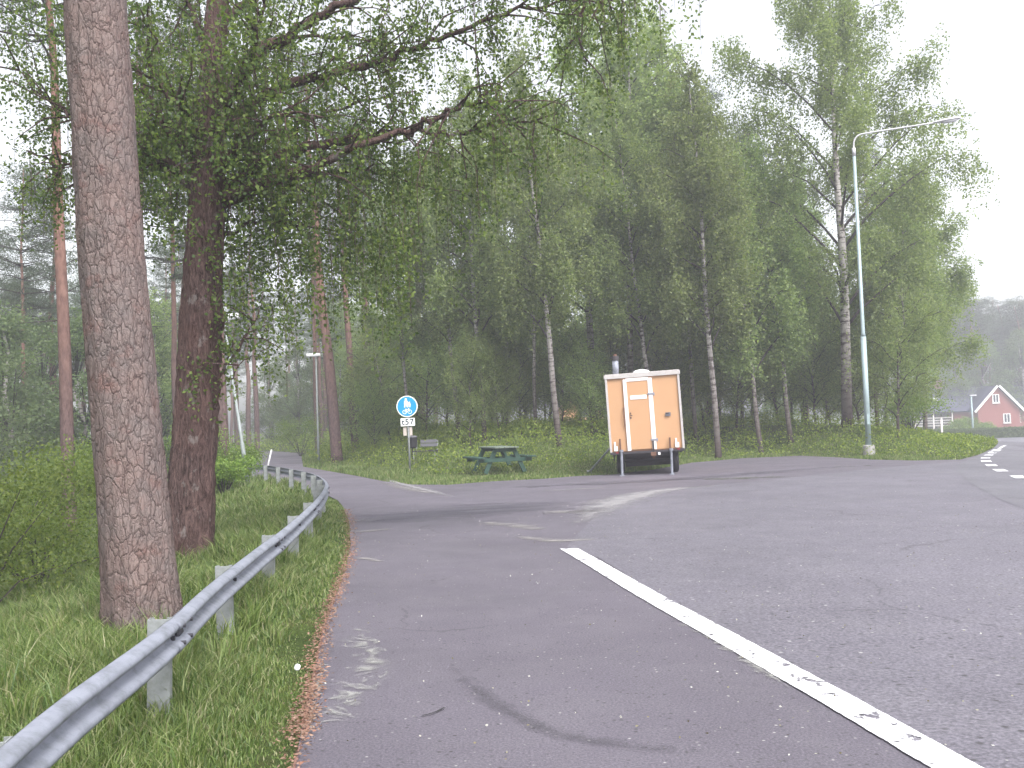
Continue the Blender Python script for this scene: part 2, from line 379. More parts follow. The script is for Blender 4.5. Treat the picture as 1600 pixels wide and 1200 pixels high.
M['greenwood'] = simple('green_stained_wood', (.022, .062, .046), .8, 0, .3, 7, dirt=((.07, .10, .08), 9, .5))
M['greytop'] = simple('pale_top_boards', (.13, .16, .13), .8, 0, .25, 8)  # tabletop boards, lighter and greyer than the legs and benches
M['greywood'] = simple('grey_wood', (.11, .11, .125), .8, 0, .2, 9)
M['blue'] = simple('sign_blue', (.01, .26, .52), .4, 0, .05)
M['beige'] = simple('beige_board', (.48, .42, .38), .7)
M['signtxt'] = simple('sign_text_black', (.03, .05, .06), .6)
M['brick'] = None
def brick():
    m_, n, out = mat('red_brick'); v = mapping(n)
    rt = n.nodes.new('ShaderNodeMapping'); rt.inputs['Rotation'].default_value = (R(90), 0, 0); n.links.new(v, rt.inputs[0])
    b = N(n, 'ShaderNodeTexBrick', i_Scale=4.0, i_Color1=(.27, .085, .07, 1), i_Color2=(.20, .065, .058, 1), i_Mortar=(.33, .22, .19, 1)); b.inputs['Mortar Size'].default_value = .012
    n.links.new(rt.outputs[0], b.inputs['Vector'])
    princ(n, out, mix(n, noise(n, v, .8, 3), b.outputs['Color'], (.26, .085, .072)), .9); return m_
M['brick'] = brick()
def roofm():
    m_, n, out = mat('slate_roof'); v = mapping(n)
    wv = N(n, 'ShaderNodeTexWave', bands_direction='Z', i_Scale=2.2, i_Distortion=.4); n.links.new(v, wv.inputs['Vector'])
    c = mix(n, wv.outputs['Fac'], (.03, .033, .065), (.055, .06, .10))
    c = mix(n, ramp(n, noise(n, v, .7, 5), [(.4, 0), (.7, .6)]), c, (.10, .105, .15))
    princ(n, out, c, .8, wv.outputs['Fac'], .6, .05); return m_
M['roof'] = roofm()
M['glass'] = simple('dark_window', (.04, .045, .055), .15)
M['hedge'] = leafmat('hedge_leaf', [(.06, .09, .03), (.09, .13, .045), (.12, .16, .06)], .25)
M['orangewall'] = simple('ochre_wall', (.62, .34, .16), .8, 0, .1, 3)

# ---------------------------------------------------------------- ground, asphalt sheets
def inpoly(poly, x, y):
    c = np.zeros(x.shape, bool); j = len(poly)-1
    for i in range(len(poly)):
        xi, yi = poly[i]; xj, yj = poly[j]
        if yi != yj: c ^= ((yi > y) != (yj > y)) & (x < (xj-xi)*(y-yi)/(yj-yi)+xi)
        j = i
    return c
def sheet(name, poly, m_, dz, step=2.0):
    b = bmesh.new(); vv = [b.verts.new((p[0], p[1], 0)) for p in poly]; b.faces.new(vv)
    bmesh.ops.triangulate(b, faces=b.faces[:])
    xs = [p[0] for p in poly]; ys = [p[1] for p in poly]
    def cut(co, no): bmesh.ops.bisect_plane(b, geom=b.verts[:]+b.edges[:]+b.faces[:], plane_co=co, plane_no=no)
    y = math.ceil(min(ys)); 
    while y < max(ys): cut((0, y, 0), (0, 1, 0)); y += step if y > 18 else 6
    x = math.ceil(min(xs))
    while x < max(xs): cut((x, 0, 0), (1, 0, 0)); x += step*1.5
    for v in b.verts: v.co.z = H(v.co.x, v.co.y) + dz
    bmesh.ops.recalc_face_normals(b, faces=b.faces[:])
    for f in b.faces:
        if f.normal.z < 0: f.normal_flip()
    me = bpy.data.meshes.new(name); b.to_mesh(me); b.free(); me.materials.append(m_)
    o = bpy.data.objects.new(name, me); COL.objects.link(o); o['kind'] = 'structure'; return o
# terrain grid, finer near
gy = np.concatenate([np.arange(-30, 0, 3), np.arange(0, 60, 1.0), np.arange(60, 130, 2.5), np.arange(130, 260, 10), [300, 400, 600, 1000, 2000]])
gx = np.concatenate([[-2000, -900, -400, -250], np.arange(-180, -60, 10), np.arange(-60, -20, 2.5), np.arange(-20, 26, 1.0), np.arange(26, 60, 2.5), np.arange(60, 180, 10), [250, 400, 900, 2000]])
GX, GY = np.meshgrid(gx, gy); GZ = Hv(GX, GY)-.02
V = np.stack([GX, GY, GZ], -1).reshape(-1, 3); nx = len(gx)
idx = np.arange(len(gy)*nx).reshape(len(gy), nx)
F = np.stack([idx[:-1, :-1], idx[:-1, 1:], idx[1:, 1:], idx[1:, :-1]], -1).reshape(-1, 4)
tag(link('ground', npmesh('ground', V, F, M['ground'], True)), kind='structure')

def W2(lst): return [(v.x, v.y) for v in [PH(a, b) for a, b in lst]]
left_edge = [(-.35, -6), (-.55, 0)] + W2([(460,1200),(475,1120),(490,1060),(505,985),(525,930),(540,890),(548,850),(545,812),(535,790)])
# behind the rail the edge stays about half a metre to its right
for yy in (20.5, 22.5, 24, 26.7, 29, 31, 35, 40, 50, 65): left_edge.append((float(np.interp(yy, RY, RX))+.42, yy))
far_end = [(-21.5, 72), (-30, 82), (-29, 86), (-19, 76)]
right_edge_far = [(-14.4, 65), (-8.9, 40.5), (-6.9, 35.5)] + W2([(560,744),(600,752),(640,757),(700,757.5),(770,752),(850,748),(900,744),(960,741),(1020,734),(1080,723),(1160,716),(1250,712),(1300,714),(1360,718),(1430,719.5),(1500,718),(1530,710),(1552,700),(1559,693.5),(1550,689.5),(1520,687.5),(1480,687)])
far_road = [(20, 88), (20, 99), (60, 97), (120, 92), (120, -6)]
asph = left_edge + far_end + right_edge_far + far_road
sheet('cycle_path', asph, M['path'], 0.0)
lot_b = W2([(1600,1290),(1450,1182),(1375,1135),(1140,992),(1000,912),(935,872),(885,856),(900,838),(925,812),(955,790),(1010,771),(1070,763),(1120,758)])
lot = [(2.2, -6)] + lot_b[0:] + W2([(1180,752),(1260,744),(1340,735),(1430,727),(1495,722)])
road_b = W2([(1500,724),(1493,735),(1515,755),(1560,780),(1600,796),(1750,880)])
lot += [(p[0], p[1]) for p in road_b] + [(14, -6)]
sheet('parking_area', lot, M['lot'], .005)
road = road_b[::-1] + W2([(1512,719),(1530,711),(1552,701),(1559,693.5),(1550,689.8),(1520,688)]) + [(24, 87), (26, 97), (60, 96), (119, 91), (119, -6), (14.1, -6)]
sheet('road', road, M['road'], .009)

def strip(name, pts, wid, m_, dz=.0085, n=6, seg=5):
    pts = catmull(pts, n); k = len(pts)
    if not hasattr(wid, '__len__'): wid = [wid]*k
    else: wid = list(np.interp(np.linspace(0, 1, k), np.linspace(0, 1, len(wid)), wid))
    vv = []; uv = []; L = 0
    for i, p in enumerate(pts):
        t = pts[min(i+1, k-1)] - pts[max(i-1, 0)]; t.z = 0; t.normalize(); o = Vector((t.y, -t.x, 0))
        for j in range(seg+1):
            q = p + o*wid[i]*(j/seg-.5); q.z = H(q.x, q.y)+dz; vv.append(q); uv.append((j/seg, i/(k-1)))
    ff = [(i*(seg+1)+j, i*(seg+1)+j+1, (i+1)*(seg+1)+j+1, (i+1)*(seg+1)+j) for i in range(k-1) for j in range(seg)]
    me = bpy.data.meshes.new(name); me.from_pydata([tuple(v) for v in vv], [], ff); me.materials.append(m_)
    ul = me.uv_layers.new(name='UVMap')
    for lp in me.loops: ul.data[lp.index].uv = uv[lp.vertex_index]
    o = bpy.data.objects.new(name, me); COL.objects.link(o); o['kind'] = 'structure'; return o
def pxs(l): return [PH(a, b) for a, b in l]
# white edge line: centre from both edges
cl = pxs([(885,856),(927,880),(1003,925),(1138,1000),(1317,1100),(1456,1180)])
cl.append(cl[-1]+(cl[-1]-cl[-2])*2.5)
strip('white_line', cl, .225, M['paint'], .0095, 14, 6)
dashes = [(1640,768),(1592,746.5),(1563,736),(1549,728),(1541,721.5),(1540,716.5),(1545,712),(1551,708),(1557,704.5)]
dp = catmull(pxs(dashes), 10)
for i, (a, b) in enumerate(dashes):
    c = PH(a, b); q = min(range(len(dp)), key=lambda k: (dp[k]-c).length)
    t = (dp[min(q+3, len(dp)-1)] - dp[max(q-3, 0)]).normalized()
    hl = .45 if i < 5 else .3
    strip('road_dash', [c-t*hl, c, c+t*hl], .27, M['paint'], .02, 3, 3)
strip('road_edge_line', pxs([(1560,703),(1566,699),(1571,697)]), .10, M['paint'], .02)
# stains
strip('dust_patch', pxs([(562,742),(600,749),(650,762),(712,778)]), [.3,.35,.4,.25], M['gritband'])
strip('dust_patch', pxs([(590,752),(640,764),(690,774)]), [.5,1.3,.4], M['dust'], .0075)
strip('dust_patch', pxs([(1125,758),(1060,764),(1010,771),(965,783),(930,800),(905,825)]), [.3,.7,1.1,1.4,1.0,.3], M['gritband'])
strip('dust_patch', pxs([(830,800),(900,800),(960,795)]), [.8,1.6,.6], M['dust'])
strip('dust_patch', pxs([(740,815),(800,822),(860,830)]), [.6,1.1,.8], M['dust'])
strip('dust_patch', pxs([(790,835),(860,845),(960,842)]), [.5,.8,.4], M['dust'])
strip('dust_patch', pxs([(540,834),(580,830),(620,826)]), [.5,.7,.3], M['dust'])
strip('dust_patch', pxs([(545,815),(600,812)]), .5, M['dust'])
strip('dust_patch', pxs([(545,872),(575,874),(610,882)]), [.25,.35,.15], M['dust'])
strip('dust_patch', pxs([(820,769),(900,765),(975,761)]), .5, M['dust'])
strip('grit_patch', pxs([(520,960),(560,990),(580,1040),(550,1090),(510,1130),(470,1170)]), [.6,1.1,.9,.7,.6,.5], M['grit'])
strip('grit_patch', pxs([(515,1000),(500,1060),(485,1120),(462,1200)]), [.18,.2,.2,.2], M['grit'], .0095)
strip('grit_patch', pxs([(985,900),(1060,965),(1170,1035),(1300,1120)]), [.5,.4,.35,.3], M['grit'], .0078)
strip('tyre_mark', pxs([(700,1035),(740,1075),(800,1115),(880,1150),(1000,1168),(1150,1180)]), [.1,.17,.17,.17,.16,.1], M['tyre'], .008)
strip('tar_seam', pxs([(895,757),(930,758),(980,755),(1060,750),(1120,747)]), .12, M['crackd'], .009)
strip('tar_seam', pxs([(655,1122),(680,1115),(697,1106)]), .025, M['crackd'], .009)
strip('moss_patch', pxs([(1085,749),(1150,748),(1260,744)]), [.7,1.2,.4], M['mossd'], .0093)
strip('moss_patch', pxs([(1290,731),(1370,727)]), [.5,.4], M['mossd'], .0093)
strip('dark_wet_patch', pxs([(545,822),(640,808),(760,795),(900,782)]), [2.2,3.4,3.6,1.8], M['wet'], .0062)
strip('dark_wet_patch', pxs([(760,764),(900,757),(1040,750),(1200,738),(1330,727)]), [.7,1.5,1.8,1.5,.5], M['wet'], .0088)
strip('dark_stain', pxs([(820,762),(860,760)]), .6, M['tyre'], .0082)
le = [Vector((a, b, 0)) for a, b in left_edge if b < 15]
strip('red_litter_edge', [v+Vector((.0, 0, 0)) for v in le], [.04,.07,.04,.08,.05,.11,.12,.12], M['litter'], .011, 5, 5)

# litter flakes
rng = np.random.default_rng(5)
le2 = [Vector((a, b, 0)) for a, b in left_edge if b < 24]
LE = np.array([(v.x, v.y) for v in catmull(le2, 8)]); LN = len(LE); 
tt = rng.integers(0, int(LN*.8), 6000); C = np.zeros((6000, 3)); C[:, :2] = LE[tt]; C[:, 0] += rng.normal(0.0, .026, 6000)*(1+C[:, 1]*.05); C[:, 1] += rng.normal(0, .15, 6000)
C[:, 2] = Hv(C[:, 0], C[:, 1])+.022
mlit = leafmat('litter_flake', [(.33, .17, .12), (.24, .13, .10), (.40, .27, .2), (.14, .09, .07)], .1, .9)
tag(link('leaf_litter', leafmesh('leaf_litter', C, .024, .010, mlit, rng, 0, .85)), kind='stuff', label='reddish brown catkin litter along the edge of the cycle path')
# fallen grit and leaf specks on the asphalt
n = 1500; X = rng.uniform(-2, 7, n); Y = 2+16*rng.random(n)**1.5; ok = inpoly(asph, X, Y)
C = np.stack([X[ok], Y[ok], Hv(X[ok], Y[ok])+.022], 1)
mg = leafmat('grit_speck', [(.35, .33, .28), (.5, .5, .48), (.22, .2, .12), (.10, .08, .06)], .1, .9)
tag(link('loose_grit', leafmesh('loose_grit', C, .016, .011, mg, rng, 0, .9)), kind='stuff', label='pale grit and leaf specks scattered over the asphalt')

# ---------------------------------------------------------------- grass
def blades(name, X, Y, hgt, wid, m_, rng, lean=.45):
    n = len(X); Z = Hv(X, Y)-.03
    a = rng.uniform(0, 2*math.pi, n); l = rng.uniform(.1, 1, n)*lean*hgt
    dx, dy = np.cos(a)*l, np.sin(a)*l; b = rng.uniform(0, 2*math.pi, n); wx, wy = np.cos(b)*wid/2, np.sin(b)*wid/2
    B = np.stack([X, Y, Z], 1); Wd = np.stack([wx, wy, np.zeros(n)], 1)
    Md = B + np.stack([dx*.35, dy*.35, hgt*.6], 1); T = B + np.stack([dx*1.15, dy*1.15, hgt*rng.uniform(.75, 1.0, n)], 1)
    V = np.stack([B-Wd, B+Wd, Md+Wd*.75, Md-Wd*.75, T], 1).reshape(-1, 3)
    i = np.arange(n)*5
    F4 = np.stack([i, i+1, i+2, i+3], 1); F3 = np.stack([i+3, i+2, i+4], 1)
    me = bpy.data.meshes.new(name); me.vertices.add(len(V)); me.vertices.foreach_set('co', V.astype(np.float32).ravel())
    lv = np.concatenate([F4.ravel(), F3.ravel()]); me.loops.add(len(lv)); me.loops.foreach_set('vertex_index', lv.astype(np.int32))
    ls = np.concatenate([np.arange(n)*4, n*4+np.arange(n)*3]); me.polygons.add(2*n); me.polygons.foreach_set('loop_start', ls.astype(np.int32))
    me.update(calc_edges=True); me.materials.append(m_); return me
def patchy(X, Y, s=1.0):
    return .5+.25*np.sin(X*1.7*s+1.3*np.sin(Y*1.1*s))+.25*np.sin(Y*2.3*s+1.7*np.sin(X*.9*s+2))
pieces = []
def grass_area(x0, x1, y0, y1, n, h0, h1, wd, keep):
    X = rng.uniform(x0, x1, n); Y = rng.uniform(y0, y1, n); k = keep(X, Y); X, Y = X[k], Y[k]
    p = patchy(X, Y); k = rng.random(len(X)) < .45+.55*p; X, Y, p = X[k], Y[k], p[k]
    return X, Y, (h0+(h1-h0)*p*rng.uniform(.4, 1.15, len(X))), wd
notasph = lambda X, Y: ~inpoly(asph, X, Y)
rx = lambda Y: np.interp(Y, RY, RX)
lef = lambda Y: np.interp(Y, LE[:, 1], LE[:, 0])
def near_path(X, Y):   # shorter towards the path edge
    return notasph(X, Y)
areas = [grass_area(-4.2, -.3, 1.6, 7, 110000, .05, .27, .007, near_path),
         grass_area(-8, -4.2, 3, 8, 42000, .10, .40, .009, notasph),
         grass_area(-7, -1, 7, 13, 80000, .08, .30, .011, near_path),
         grass_area(-11, -2, 13, 21, 70000, .10, .34, .016, near_path),
         grass_area(-16, -3.5, 21, 34, 60000, .10, .36, .024, near_path),
         grass_area(-20, -7, 6, 21, 50000, .15, .5, .02, notasph),
         grass_area(-40, -12, 20, 45, 30000, .15, .5, .035, notasph)]
X = np.concatenate([a[0] for a in areas]); Y = np.concatenate([a[1] for a in areas]); Hh = np.concatenate([a[2] for a in areas])
Wd = np.concatenate([np.full(len(a[0]), a[3]) for a in areas])
d = np.clip((lef(Y)-X)/.55, .25, 1); d = np.where(Y < 24, d, 1); Hh = Hh*d
tx = rng.uniform(-6, -.6, 900); ty = rng.uniform(1.8, 15, 900); k = notasph(tx+.25, ty); tx, ty = tx[k], ty[k]
nb = 38; bx = (tx[:, None]+rng.normal(0, .035, (len(tx), nb))).ravel(); by = (ty[:, None]+rng.normal(0, .035, (len(tx), nb))).ravel()
bh = (rng.uniform(.16, .36, len(tx))[:, None]*rng.uniform(.5, 1.2, (len(tx), nb))).ravel()*np.clip((np.repeat(lef(ty)-tx, nb)-.1)/.5, .3, 1)
X = np.concatenate([X, bx]); Y = np.concatenate([Y, by]); Hh = np.concatenate([Hh, bh]); Wd = np.concatenate([Wd, .0055+.0007*by])
me = blades('tall_grass', X, Y, Hh, Wd, M['grass'], rng, .75)
tag(link('tall_grass', me), kind='stuff', label='tall green grass on the verge around the guardrail and down the slope')
def verge(X, Y):
    e = np.interp(X, EX, EY); return notasph(X, Y) & (Y > e-3)
areas = [grass_area(-12, 8, 24, 36, 90000, .05, .14, .022, verge), grass_area(8, 22, 27, 38, 60000, .05, .17, .024, verge),
         grass_area(-16, -2, 30, 60, 50000, .08, .25, .03, lambda X, Y: notasph(X, Y)),
         grass_area(14, 30, 36, 95, 60000, .06, .2, .04, verge), grass_area(20, 90, 60, 110, 50000, .08, .2, .06, notasph)]
X = np.concatenate([a[0] for a in areas]); Y = np.concatenate([a[1] for a in areas]); Hh = np.concatenate([a[2] for a in areas])
Wd = np.concatenate([np.full(len(a[0]), a[3]) for a in areas])
tag(link('verge_grass', blades('verge_grass', X, Y, Hh, Wd, M['grass'], rng)), kind='stuff', label='short grass of the verge around the picnic table and trailer')
# blueberry-like undergrowth on the bank
n = 150000; X = rng.uniform(-16, 22, n); Y = 27+rng.random(n)**1.3*45
e = np.interp(X, EX, EY); inner = np.where(X < 3.5, 4.2, np.where(X < 8, 2.2, 1.0)); dist = Y-e-inner
pr = np.interp(Y, [25, 31, 40.5, 65, 80], [-2, -4.9, -8.9, -14.4, -22])
k = notasph(X, Y) & (dist > 0) & (X > pr+.9) & ((X < 13) | (dist < 9)) & (X < 18); X, Y, dist, e = X[k], Y[k], dist[k], e[k]
lump = patchy(X, Y, 1.3)*.6+.4*patchy(X+7, Y-3, 3.1)
hh = np.clip(dist/1.2, .25, 1)*(.18+1.0*lump**1.3)*np.clip((16.5-X)/3.5, .22, 1)
Z = Hv(X, Y)+hh*rng.random(len(X))**.6
tag(link('undergrowth', leafmesh('undergrowth', np.stack([X, Y, Z], 1), .085, .06, M['under'], rng)), kind='stuff', label='low bright green shrubby undergrowth covering the bank under the birches')
# deep forest floor cover
n = 60000; X = rng.uniform(-70, 30, n); Y = rng.uniform(45, 110, n); k = notasph(X, Y) & (np.abs(X-np.interp(Y, RY, RX)-1.8) > 2.6); X, Y = X[k], Y[k]
Z = Hv(X, Y)+rng.random(len(X))*.7*patchy(X, Y, .7)
tag(link('forest_floor_cover', leafmesh('forest_floor_cover', np.stack([X, Y, Z], 1), .2, .14, M['under'], rng)), kind='stuff', label='dim green ground cover deep between the trees')

# ---------------------------------------------------------------- guardrail
gc = catmull([v for v in railw], 10); gc = resample(gc, .35)
for v in gc: v.z = H(v.x, v.y)*1.0
gr = empty('guardrail', (gc[0].x, gc[0].y, 0), 0, 'long curved galvanised steel guardrail between the grass verge and the cycle path', 'guardrail')
W = [(-.005,.52),(.028,.515),(.062,.495),(.078,.465),(.07,.43),(.03,.40),(.0,.375),(-.004,.355),(.0,.335),(.03,.31),(.07,.28),(.078,.245),(.062,.215),(.028,.198),(-.005,.193)]
W = [(a*.72, .52-(.52-b)*.56) for a, b in W]; W = W + [(a-.006, b) for a, b in W[::-1]]
b_ = MB(); b_.prof(W, gc, True); b_.build('beam', M['galv'], gr, gr.location, True)
p0 = PH(255, 1092)
gcf = resample(catmull(railw, 12), .05)
i0 = min(range(len(gcf)), key=lambda k: abs(gcf[k].y-P(240,985,.52).y))
step_i = 40
post_mesh = None
i0 += 5
for k in range(i0 % step_i, len(gcf)-4, step_i):
    p = gcf[k]; t = (gcf[k+3]-gcf[k-3] if k > 3 else gcf[k+3]-gcf[k]); t.z = 0; t.normalize()
    if post_mesh is None:
        mb = MB()   # C section, open towards the traffic direction; its web faces the path
        for c, s_ in (((0, -.072, -.075), (.007, .105, 1.20)), ((-.026, -.127, -.075), (.055, .006, 1.20)), ((-.026, -.017, -.075), (.055, .006, 1.20)), ((-.056, -.117, -.075), (.006, .022, 1.2)), ((-.056, -.027, -.075), (.006, .028, 1.2))):
            mb.box(c, s_, None, .0015)
        o = mb.build('post', M['galvpost'], gr); post_mesh = o.data
    else:
        o = link('post', post_mesh, gr)
    ang = math.atan2(t.y, t.x)
    o.location = (p.x-gr.location.x, p.y-gr.location.y, H(p.x, p.y)); o.rotation_euler = (R(random.Random(k).uniform(-1.5, 1.5)), 0, ang+math.pi)
    o.rotation_euler[2] = ang + math.pi*0
    # web sits behind the rail: local -y of the path direction is the path side, so flip
    o.rotation_euler[2] = ang + math.pi
    o.location.x += 0; 
    bo = MB(); side = Vector((t.y, -t.x, 0)); c = Vector((p.x, p.y, H(p.x, p.y)+.423))
    bo.tube([c+side*-.01, c+side*.022], .014, 6); bo.build('bolt', M['bolt'], gr, gr.location)
# beam joints
for k in range(i0+3, len(gcf)-20, 80):
    sub = gcf[k-4:k+5:1]; j = MB(); j.prof([(a+.004, b_z) for a, b_z in W[:15]] + [(a-.002, b_z) for a, b_z in W[:15][::-1]], [Vector((v.x, v.y, H(v.x, v.y))) for v in sub], True)
    jo = j.build('beam_joint', M['galv'], gr, gr.location, True)
    t = (gcf[k+2]-gcf[k-2]); t.z = 0; t.normalize(); side = Vector((t.y, -t.x, 0))
    for a_ in (-.09, .09):
        for z_ in (.475, .385):
            q_ = MB(); c = Vector((gcf[k].x, gcf[k].y, H(gcf[k].x, gcf[k].y)+z_))+t*a_; q_.tube([c+side*.03, c+side*.066], .012, 6); q_.build('bolt', M['bolt'], gr, gr.location)
    q_ = MB(); c = Vector((gcf[k].x, gcf[k].y, H(gcf[k].x, gcf[k].y)+.425)); q_.tube([c+side*.0-t*.06, c+side*.012-t*.03, c+side*.012+t*.03, c+side*.0+t*.06], .02, 6); q_.build('dark_scrape', M['bolt'], gr, gr.location)

# ---------------------------------------------------------------- trees
def polytube(mb, pts, r0_, r1, seg=6): 
    n = len(pts); mb.tube(pts, [r0_+(r1-r0_)*i/(n-1) for i in range(n)], seg)
def birch_mesh(seed, h, Rad, base, ns, leaf=.115, r=.11, lp=14, tw=0.0, droop=1.0):
    g = np.random.default_rng(seed); tr = MB(); lb = MB()
    wob = g.normal(0, .13, (9, 2)).cumsum(0)*.35; wob -= wob[0]
    tp = [Vector((wob[i, 0], wob[i, 1], h*i/8 - (.25 if i == 0 else 0))) for i in range(9)]
    tp = catmull(tp, 3); nn = len(tp)
    tr.tube(tp, [r*(1.35 if i == 0 else 1)*(1-.93*(i/(nn-1))**1.1) for i in range(nn)], 9)
    def trunk_at(z): return tp[min(nn-1, max(0, int(z/h*(nn-1))))]
    limbs = []; nl = int(18+h)
    for i in range(nl):
        t = (i+.5)/nl; z = h*(base+(.97-base)*t); az = i*2.4+g.uniform(-.4, .4)
        pr = (math.sin(math.pi*min(1, (t*(.80-tw)+.2)))**.8)*(.55+.45*(1-t)) + .05
        rr = Rad*pr*g.uniform(.7, 1.2)
        c = trunk_at(z); dh = Vector((math.cos(az), math.sin(az), 0)); rise = g.uniform(.5, 1.1)*rr + .3
        pts = [c + dh*rr*s_ + Vector((0, 0, rise*s_*(1.35-.55*s_))) + Vector(g.normal(0, .05, 3))*min(1, s_*3) for s_ in (0, .2, .4, .6, .8, 1)]
        polytube(lb, pts, r*.28*(1-.6*t)+.008, .005, 5); limbs.append((pts, rr))
        for q in range(3):
            a = pts[2+q]; d2 = (dh + Vector(g.normal(0, .6, 3))*.8).normalized()*rr*.4
            b2 = [a, a+d2*.5+Vector((0, 0, .1)), a+d2-Vector((0, 0, .05))]; polytube(lb, b2, .012, .004, 4); limbs.append((b2, rr*.4))
    wts = np.array([l[1] for l in limbs])*g.lognormal(0, .55, len(limbs)); wts /= wts.sum()
    li = g.choice(len(limbs), ns, p=wts); Cs = []
    for i in li:
        pts, rr = limbs[i]; s_ = g.uniform(.15, 1)**.8*(len(pts)-1); k = min(int(s_), len(pts)-2)
        p = pts[k].lerp(pts[k+1], s_-k) + Vector(g.normal(0, .22, 3))
        L = g.uniform(.3, 1.9)*droop*min(1, .45+rr*.25); dr = g.normal(0, .12, 2)
        u = np.sort(g.random(lp)); q = np.empty((lp, 3))
        q[:, 0] = p.x+dr[0]*u; q[:, 1] = p.y+dr[1]*u; q[:, 2] = p.z+.1-L*u
        q += g.normal(0, .07, (lp, 3)); Cs.append(q)
    C = np.concatenate(Cs); C = C[C[:, 2] > .6]
    return tr, lb, leafmesh('birch_crown', C, leaf, leaf*.68, M['birchleaf'], g, .5)
def mbmesh(mb, name, m_, smooth=True):
    me = bpy.data.meshes.new(name); me.from_pydata(mb.v, [], mb.f); me.materials.append(m_)
    if smooth: me.shade_smooth()
    me.update(); return me
BV = {}
def bvar(key, *a, **k):
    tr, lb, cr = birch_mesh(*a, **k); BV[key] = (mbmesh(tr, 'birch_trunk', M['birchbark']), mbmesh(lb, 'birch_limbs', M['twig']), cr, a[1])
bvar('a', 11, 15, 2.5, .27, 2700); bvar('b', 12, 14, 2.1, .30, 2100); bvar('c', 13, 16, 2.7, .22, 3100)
bvar('d', 14, 11, 1.8, .25, 1600); bvar('e', 15, 17, 2.5, .25, 2900, r=.13)
bvar('big', 16, 18.5, 4.6, .2, 6000, r=.22, leaf=.11, tw=.2); bvar('bush', 17, 5, 1.7, .12, 900, r=.05, leaf=.08, droop=.7)
def pine_mesh(seed, h, base, Rad, nb, r=.19, bush=1.0):
    g = np.random.default_rng(seed); tr = MB(); lb = MB()
    tp = [Vector((g.normal(0, .05)*i*.3, g.normal(0, .05)*i*.3, h*i/8-(.25 if i == 0 else 0))) for i in range(9)]
    tp = catmull(tp, 3); nn = len(tp); tr.tube(tp, [r*(1.25 if i == 0 else 1)*(1-.85*(i/(nn-1))**1.3) for i in range(nn)], 10)
    Cs = []
    for i in range(nb):
        t = (i+.5)/nb; z = h*(base+(1-base)*t); az = g.uniform(0, 6.28)
        rr = Rad*(.35+.65*math.sin(math.pi*min(1, .25+t*.75)))*g.uniform(.6, 1.2)
        c = tp[min(nn-1, int(z/h*(nn-1)))]; dh = Vector((math.cos(az), math.sin(az), 0))
        pts = [c+dh*rr*s_+Vector((0, 0, rr*(.15*s_+.35*s_*s_*(t-.2)))) + Vector(g.normal(0, .06, 3)) for s_ in (0, .35, .7, 1)]
        polytube(lb, pts, .045*(1-t*.6), .01, 5)
        for q in range(int(5*bush)):
            s_ = g.uniform(.3, 1.05); k = min(2, int(s_*3)); p = pts[k].lerp(pts[k+1], min(1, s_*3-k)) + Vector(g.normal(0, .3, 3))
            m_ = 55; qn = g.normal(0, 1, (m_, 3)); qn /= np.linalg.norm(qn, axis=1)[:, None]; qn *= g.random((m_, 1))**.4*np.array([.48, .48, .24])*g.uniform(.7, 1.25)
            Cs.append(qn+np.array(p)+np.array([0, 0, .1]))
    for k in range(3):    # dead stubs
        z = h*g.uniform(.3, base); az = g.uniform(0, 6.28); c = tp[int(z/h*(nn-1))]; dh = Vector((math.cos(az), math.sin(az), -.1)); polytube(lb, [c, c+dh*g.uniform(.4, 1.2)], .02, .005, 4)
    return tr, lb, leafmesh('pine_crown', np.concatenate(Cs), .17, .035, M['needle'], g)
PV = {}
def pvar(key, *a, **k):
    tr, lb, cr = pine_mesh(*a, **k); PV[key] = (mbmesh(tr, 'pine_trunk', M['pinebark']), mbmesh(lb, 'pine_limbs', M['twig']), cr, a[1])
pvar('a', 21, 19, .6, 2.6, 60); pvar('b', 22, 17, .5, 2.2, 60); pvar('c', 23, 21, .66, 2.8, 55, r=.24)
def dense_mesh(seed, h, Rad):     # broadleaf mass: leaf clumps round a lean stem
    g = np.random.default_rng(seed); tr = MB(); lb = MB(); Cs = []
    tp = [Vector((g.normal(0, .05)*i, g.normal(0, .05)*i, h*i/5-(.2 if i == 0 else 0))) for i in range(6)]; tr.tube(tp, [.13*(1-.8*i/5) for i in range(6)], 7)
    for i in range(75):
        t = g.random(); z = h*(.08+.92*t); rr = Rad*math.sin(math.pi*min(1, .18+.82*t))**.7*g.uniform(.3, 1.05); az = g.uniform(0, 6.28)
        c = Vector((math.cos(az)*rr, math.sin(az)*rr, z)); polytube(lb, [tp[min(5, int(t*4))], c*.6+Vector((0, 0, z*.35)), c], .02, .006, 4)
        m_ = 170; q = g.normal(0, 1, (m_, 3)); q /= np.linalg.norm(q, axis=1)[:, None]; q *= g.random((m_, 1))**.45*np.array([.8, .8, .6])*g.uniform(.6, 1.25)
        Cs.append(q+np.array(c))
    return tr, lb, leafmesh('leafy_crown', np.concatenate(Cs), .12, .085, M['spruce'], g)
DV = {}
for k_, (sd_, h_, r_) in {'a': (31, 9, 2.8), 'b': (32, 7, 2.5)}.items():
    tr, lb, cr = dense_mesh(sd_, h_, r_); DV[k_] = (mbmesh(tr, 'leafy_trunk', M['birchbark']), mbmesh(lb, 'leafy_limbs', M['twig']), cr, h_)
trng = random.Random(3)
NT = [0]
